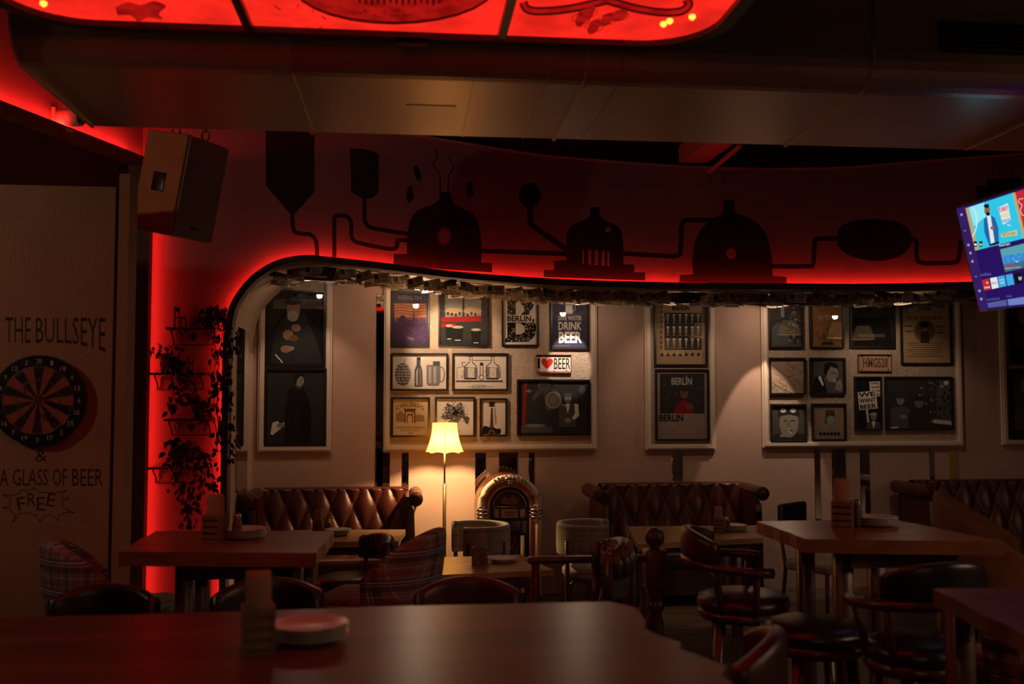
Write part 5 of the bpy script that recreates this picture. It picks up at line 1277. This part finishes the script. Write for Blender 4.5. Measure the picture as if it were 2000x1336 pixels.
# ================================================================ SEATS
def shell(r, th, amax, zb, ztop, m, n=28, nv=8, lean=0.0, rin=None):
    """upholstered curved back: closed thick band around the rear (-Y)"""
    mb = MB()
    def fn(u, v):
        t = -amax + 2 * amax * u; zt__ = ztop(t / amax); ph = 2 * PI * v
        c, s = math.cos(ph), math.sin(ph); e = .45
        cx = math.copysign(abs(c) ** e, c) * th / 2; cz = math.copysign(abs(s) ** e, s)
        zz = (zb + zt__) / 2 + cz * (zt__ - zb) / 2; rad = r + cx + lean * (zz - zb)
        return Vector((rad * math.sin(t), -rad * math.cos(t), zz))
    nvv = 20; vs = [fn(i / n, j / nvv) for i in range(n + 1) for j in range(nvv)]; fs = []
    for i in range(n):
        for j in range(nvv): fs.append((i * nvv + j, i * nvv + (j + 1) % nvv, (i + 1) * nvv + (j + 1) % nvv, (i + 1) * nvv + j))
    fs += [list(range(nvv))[::-1], [n * nvv + j for j in range(nvv)]]
    return mb.add(vs, fs, 0, True)
def legs4(t, r, z, m, splay=.05, w=.028, name='leg'):
    for a in (45, 135, 225, 315):
        c, s = math.cos(math.radians(a)), math.sin(math.radians(a))
        MB().tube([((r + splay) * c, (r + splay) * s, 0), (r * c, r * s, z)], [w * .42, w * .55], 8).build(name, m, t)
def stool(label, leather, ribbed=False, back=True, loc=(0, 0, .15), rz=0, frame=None, arms=True):
    fr = frame or m_redwood
    t = thing('captain_bar_stool' if back else 'round_bar_stool', label, 'bar stool', loc, rz, 'bar stools at the high tables')
    legs4(t, .15, .68, fr, .07, .045)
    MB().tube([(.20 * math.cos(2 * PI * k / 20), .20 * math.sin(2 * PI * k / 20), .26) for k in range(20)], .011, 6, closed=True).build('foot_ring', fr, t)
    MB().lathe([(.19, .66), (.205, .675), (.205, .70), (.19, .705)], (0, 0, 0), 24).build('seat_frame', fr, t)
    MB().lathe([(.195, .70), (.212, .725), (.205, .755), (.15, .775), (.02, .78)], (0, 0, 0), 24).build('seat', leather, t)
    if back:
        arc = [(.265 * math.sin(a), -.265 * math.cos(a), .93 - .03 * (abs(a) / 2.0)) for a in [-2.0 + 4.0 * k / 20 for k in range(21)]]
        if arms: MB().tube(arc, [.022] * 2 + [.019] * 17 + [.022] * 2, 8).build('arm_rail', fr, t)
        for a in ((-1.75, -1.0, 1.0, 1.75) if arms else (-.6, .6)): MB().tube([(.19 * math.sin(a), -.19 * math.cos(a), .69), (.22 * math.sin(a), -.22 * math.cos(a), .80), (.262 * math.sin(a), -.262 * math.cos(a), .92)], [.013, .017, .012], 8).build('spindle', fr, t)
        bk = shell(.255, .05, 1.05 if arms else .82, .935 if arms else .86, lambda s: 1.07 - .05 * s * s, leather, 20).build('backrest', leather if not ribbed else leather, t)
        if ribbed:
            for k in range(9):
                a = (-.95 + 1.9 * k / 8) * (1 if arms else .78)
                MB().tube([(.285 * math.sin(a), -.285 * math.cos(a), .945), (.292 * math.sin(a), -.292 * math.cos(a), 1.0), (.28 * math.sin(a), -.28 * math.cos(a), 1.06 - .04 * (a / .95) ** 2)], [.014, .02, .012], 8).build('rib', leather, bk)
                MB().tube([(.228 * math.sin(a), -.228 * math.cos(a), .90), (.222 * math.sin(a), -.222 * math.cos(a), .98), (.23 * math.sin(a), -.23 * math.cos(a), 1.06 - .04 * (a / .95) ** 2)], [.012, .018, .012], 8).build('rib', leather, bk)
    return t
def at(px, py, Y, z): p = PY(px, py, Y); return (p.x, Y, z)
stool('dark leather stool back behind the foreground table at far left', m_blackleather, loc=at(172, 1170, 3.7, .15), rz=PI, arms=False).scale = (1, 1, .9)
stool('dark stool back behind the foreground napkin caddy', m_blackleather, loc=at(530, 1160, 3.6, .15), rz=PI + .2, arms=False).scale = (1, 1, .93)
stool('reddish dark stool back below the small low table', m_stoolleather, loc=at(920, 1150, 3.6, .15), rz=PI, arms=False).scale = (1, 1, .92)
stool('olive ribbed chair in front of the left sofa table', m_greenleather, True, loc=at(682, 1085, 6.7, 0), rz=2.1, arms=False).scale = (1, 1, .84)
stool('olive ribbed stool back beside the newel post', m_greenleather, True, loc=at(1092, 1110, 4.0, .15), rz=1.48, arms=False).scale = (1, 1, 1.03)
stool('mahogany captain stool facing the right bar table in profile', m_stoolleather, loc=at(1450, 1090, 4.5, .15), rz=-PI / 2 - .25)
stool('backless dark round stool at the front of the right bar table', m_blackleather, back=False, loc=at(1587, 1160, 3.9, .15))
stool('mahogany captain stool seen from behind at the right bar table', m_blackleather, loc=at(1785, 1120, 3.5, .15), rz=0.08).scale = (.88, .88, 1.03)
stool('glossy red-brown stool back at the foreground table end', m_stoolleather, loc=at(1310, 1260, 2.45, .15), rz=PI / 2 - .42, arms=False).scale = (1, 1, 1.04)

def tartan_chair(label, loc, rz):
    t = thing('tartan_bar_chair', label, 'chair', loc, rz, 'tartan upholstered high chairs')
    legs4(t, .20, .60, m_darkwood, .04, .045)
    for s in (-1, 1): MB().bar((s * .16, -.16, .28), (s * .16, .16, .28), .025).build('stretcher', m_darkwood, t)
    MB().rbox(-.23, .23, -.22, .30, .58, .72, .05, 3).build('seat', m_plaid, t)
    shell(.235, .085, 1.5, .60, lambda s: 1.04 - .20 * abs(s) ** 2.2, m_plaid, 30, lean=.12).build('backrest', m_plaid, t)
    return t
tartan_chair('tartan wing chair left of the pillar bar table under the dartboard', at(225, 1120, 4.80, .15), -PI / 2 + .35)
tartan_chair('tartan wing chair right of the pillar bar table beside the lamp', at(742, 1110, 4.92, .15), PI / 2 - .35)
tartan_chair('tartan chair back at the right photo edge behind the dark table', at(2048, 1140, 3.45, .15), 0.1)

def barrel_chair(label, loc, rz):
    t = thing('barrel_chair', label, 'chair', loc, rz, 'pale checked barrel chairs')
    shell(.245, .055, 2.15, .57, lambda s: .82, m_plaid_lt, 34).build('backrest', m_plaid_lt, t)
    MB().lathe([(.20, .40), (.225, .42), (.225, .46), (.20, .485), (.02, .49)], (0, 0, 0), 28).build('seat', m_plaid_lt, t)
    MB().lathe([(.2, .36), (.21, .40)], (0, 0, 0), 24).build('seat_frame', m_darkwood, t)
    for a in (-2.0, -.85, .85, 2.0):
        s, c = math.sin(a), -math.cos(a)
        MB().tube([(.255 * s, .255 * c, 0), (.262 * s, .262 * c, .4), (.272 * s, .272 * c, .70)], [.014, .02, .014], 8).build('leg', m_darkwood, t)
        MB().tube([(.258 * s, .258 * c, .25), (.235 * s, .235 * c, .34), (.19 * s, .19 * c, .385)], [.01, .014, .012], 6).build('knee_brace', m_darkwood, t)
barrel_chair('pale checked barrel chair in front of the jukebox', at(929, 1060, 7.9, 0), PI / 2 + .15)
barrel_chair('pale checked barrel chair left of the middle sofa', at(1153, 1060, 7.9, 0), -PI / 2 - .2)

t = thing('dining_chair', 'dark backed dining chair with pale checked seat behind the right bar table', 'chair', at(1600, 1080, 7.95, 0), PI + .64)
MB().rbox(-.21, .21, -.20, .22, .40, .49, .035, 3).build('seat', m_plaid_lt, t)
MB().rbox(-.20, .20, -.27, -.22, .62, .93, .03, 3).build('backrest', m_blackleather, t)
for x in (-.18, .18):
    MB().tube([(x, .17, 0), (x, .17, .41)], .016, 8).build('leg', m_darkwood, t)
    MB().tube([(x, -.25, 0), (x, -.20, .42), (x, -.24, .64)], .016, 8).build('leg', m_darkwood, t)
t = thing('tub_armchair', 'rust velvet tub armchair in front of the right sofa', 'armchair', at(1955, 1050, 6.9, 0), -PI / 2 - .55)
shell(.36, .12, 1.9, .25, lambda s: 1.12 - .38 * abs(s) ** 1.5, m_velvet, 34, lean=.05).build('backrest', m_velvet, t)
MB().rbox(-.30, .30, -.28, .34, .28, .47, .06, 3).build('seat_cushion', m_velvet, t)
legs4(t, .28, .27, m_darkwood, .03, .05)

# ================================================================ RAILING
NY = 5.12
np_ = PY(1279, 1100, NY)
nw = thing('newel_post', 'turned wooden newel post with ball finial at the platform edge', 'post', (np_.x, NY, .15), world=True)
Zp = lambda y: PY(1279, y, NY).z
MB().lathe([(.03, Zp(1072)), (.022, Zp(1068)), (.045, Zp(1060)), (.052, Zp(1048)), (.042, Zp(1036)), (.012, Zp(1030))], (np_.x, NY, 0), 18).build('ball_finial', m_darkwood, nw)
MB().rbox(np_.x - .056, np_.x + .056, NY - .056, NY + .056, Zp(1150), Zp(1072), .01, 2).build('square_block', m_darkwood, nw)
MB().lathe([(.045, Zp(1150)), (.05, Zp(1156)), (.03, Zp(1166)), (.045, Zp(1178)), (.05, Zp(1186)), (.032, Zp(1196)), (.042, Zp(1215)), (.048, Zp(1260)), (.03, Zp(1300))][::-1], (np_.x, NY, 0), 18).build('turned_shaft', m_darkwood, nw)
MB().rbox(np_.x - .056, np_.x + .056, NY - .056, NY + .056, .152, Zp(1300), .01, 2).build('foot_block', m_darkwood, nw)
rl_t = thing('hand_rail', 'dark wooden hand rail running left from the newel post', 'railing', (PY(1160, 1085, NY).x, NY, .15), world=True)
x0, x1 = PY(1030, 1085, NY).x, np_.x - .057; zr = Zp(1083)
MB().rbox(x0, x1, NY - .03, NY + .03, zr - .035, zr, .012, 2).build('rail', m_darkwood, rl_t)
for px in (1046, 1163, 1222):
    X = PY(px, 1100, NY).x; hh = zr - .035
    MB().lathe([(.022, .151), (.022, .25), (.014, .27), (.024, .36), (.026, .5), (.014, .66), (.022, .7), (.022, hh)], (X, NY, 0), 10).build('baluster', m_darkwood, rl_t)
MB().rbox(x0, x1, NY - .02, NY + .02, .22, .25, .006, 1).build('lower_rail', m_darkwood, rl_t)

# ================================================================ TELEVISION
TL, TR_, BL = Vector((2.845, 4.898, 2.802)), Vector((2.901, 3.922, 2.802)), Vector((2.968, 4.905, 2.266))
ta, tb = (TR_ - TL).normalized(), (BL - TL).normalized(); tnn = ta.cross(tb).normalized()
if tnn.x > 0: tnn = -tnn
tv = thing('television', 'bright television mounted high and tilted at the right photo edge', 'television', (TL + TR_) / 2 + Vector((.06, 0, -.55)), world=True)
def tvbox(u0, u1, v0, v1, d0, d1): 
    return MB().add([TL + ta * u + tb * v + tnn * d for u in (u0, u1) for v in (v0, v1) for d in (d0, d1)], [(0, 1, 3, 2), (4, 6, 7, 5), (0, 4, 5, 1), (2, 3, 7, 6), (0, 2, 6, 4), (1, 5, 7, 3)])
W_, H_ = (TR_ - TL).length, (BL - TL).length
tvbox(-.006, W_ + .006, -.006, H_ + .010, -.045, 0.0).build('case', m_frame, tv)
a = Art(TL + tnn * .001, tnn, (1780, 300, .25463))
E_ = lambda n, c, s=1.0: emis('screen_' + n, c, s)
s_bg, s_bar, s_cy, s_red, s_wh = E_('indigo', (.022, .006, .11)), E_('bar', (.035, .012, .12)), E_('cyan', (.03, .55, .78)), E_('red', (.55, .02, .03)), E_('white', (.75, .8, .85))
s_sk, s_dn, s_bk, s_yl, s_lt, s_tile, s_bl = E_('skin', (.30, .12, .06)), E_('denim', (.02, .12, .36)), E_('black', (.006, .005, .01)), E_('yellow', (.75, .6, .08)), E_('pale_cyan', (.25, .8, .9)), E_('tile', (.10, .16, .42)), E_('blue', (.02, .22, .75))
a.poly(s_bg, [(345, 425), (1500, 60), (1700, 1100), (525, 1200)])
a.poly(s_bar, [(345, 425), (415, 405), (595, 1195), (525, 1205)])
a.poly(s_cy, [(415, 420), (780, 300), (864, 650), (490, 745)])
a.poly(E_('gold', (.5, .38, .16)), [(415, 420), (440, 412), (515, 738), (490, 745)]); a.poly(E_('gold', (0, 0, 0)), [(775, 303), (796, 297), (880, 645), (858, 652)])
a.poly(s_lt, [(440, 412), (560, 374), (575, 480), (480, 560)]); a.line(s_wh, sm([(470, 410), (500, 480), (500, 560), (470, 640)]), 8)
a.poly(s_red, [(796, 297), (1000, 230), (1090, 590), (880, 645)]); a.line(s_wh, sm([(860, 345), (830, 350), (825, 375), (850, 395), (838, 430), (850, 470), (880, 470)]), 4)
a.poly(s_dn, [(556, 500), (600, 470), (640, 490), (668, 570), (672, 670), (650, 700), (598, 708), (560, 600)]); a.poly(s_wh, [(580, 480), (608, 472), (640, 680), (610, 690)]); a.ell(s_sk, 582, 435, 22, 34, 16); a.ell(s_bk, 577, 402, 21, 16); a.ell(s_bk, 588, 462, 16, 14); a.ell(s_sk, 622, 570, 14, 14); a.poly(s_bk, [(598, 700), (672, 672), (676, 690), (602, 710)])
a.poly(s_wh, [(665, 415), (740, 380), (765, 510), (705, 545)]); a.text(s_red, 'FUNNY', 672, 405, 745, 445, .03, rot=-.28); a.text(s_yl, 'WORLD', 682, 455, 755, 490, .03, rot=-.25); a.text(s_dn, 'SHOW', 700, 500, 762, 525, .02, rot=-.25)
a.poly(s_yl, [(690, 615), (810, 585), (812, 625), (692, 642)]); a.text(s_dn, 'WATCH NOW', 698, 604, 802, 630, .02, rot=-.17); a.line(s_wh, [(735, 545), (765, 552)], 6)
for x in (492, 535): a.rect(s_bk, x - 12, 672, x + 12, 715); a.rect(s_wh if x < 500 else s_yl, x - 9, 690, x + 9, 705)
a.text(s_wh, 'Recent Input', 676, 688, 760, 712, .01, rot=-.2)
a.poly(E_('tile_teal', (.10, .35, .42)), [(682, 735), (1000, 655), (1040, 840), (722, 908)]); a.poly(E_('tile_low', (.06, .14, .2)), [(705, 850), (1020, 785), (1040, 840), (722, 908)])
a.text(s_bl, 'KIDGO', 712, 768, 900, 838, .05, rot=-.17); a.text(s_wh, 'Play Home for Christmas', 722, 868, 842, 884, 0, rot=-.12); a.line(s_red, [(720, 862), (790, 848)], 8); a.line(s_wh, sm([(800, 822), (812, 832), (825, 822)]), 5)
a.text(s_tile, 'vidaa', 528, 912, 615, 936, .0, rot=-.12)
for k, (x, y, c) in enumerate(((545, 968, s_red), (606, 955, s_wh), (664, 943, E_('sky', (.05, .4, .75))), (725, 930, E_('sky', (0, 0, 0))), (790, 920, s_bk), (858, 905, s_bk))):
    a.poly(c, [(x, y), (x + 52, y - 10), (x + 68, y + 72), (x + 15, y + 84)])
a.text(s_wh, 'my channels', 560, 1015, 606, 1038, .02, rot=-.12); a.text(s_red, 'NETFLIX', 618, 985, 660, 1000, .02, rot=-.12); a.text(s_wh, 'prime', 680, 962, 718, 976, .02, rot=-.12); a.text(s_wh, 'video', 682, 982, 718, 996, .02, rot=-.12); a.text(s_wh, 'tv', 825, 940, 850, 970, .02, rot=-.12); a.ell(s_yl, 585, 990, 8)
a.text(s_tile, 'Home Dashboard', 580, 1105, 680, 1124, 0, rot=-.12); a.text(s_tile, 'Mobile', 732, 1085, 776, 1100, 0, rot=-.12)
a.poly(E_('slate', (.09, .10, .32)), [(585, 1145), (730, 1120), (740, 1165), (596, 1182)]); a.poly(E_('slate_light', (.16, .22, .55)), [(740, 1118), (1000, 1078), (1005, 1140), (750, 1165)])
for x, y in ((388, 468), (441, 700), (457, 762), (472, 826), (526, 1052), (540, 1115)): a.ring(s_wh, x, y, 8, 9, 3, 12)
for x, y in ((415, 592), (500, 944)): a.line(s_wh, [(x - 8, y), (x + 8, y - 2)], 2)
a.k = 2
a.build('screen', tv)
mc_ = TL + ta * (W_ / 2) + tb * (H_ / 2) - tnn * .045
MB().bar(mc_, mc_ - tnn * .10, .2, .2).build('wall_bracket', m_iron, tv)
MB().tube([mc_ - tnn * .09, mc_ - tnn * .12 + Vector((0, 0, .2)), Vector((mc_.x - tnn.x * .12, mc_.y, zd - .002))], .02, 10).build('ceiling_pole', m_iron, tv)

for o in list(bpy.data.objects):
    if '_loc' in o: del o['_loc']
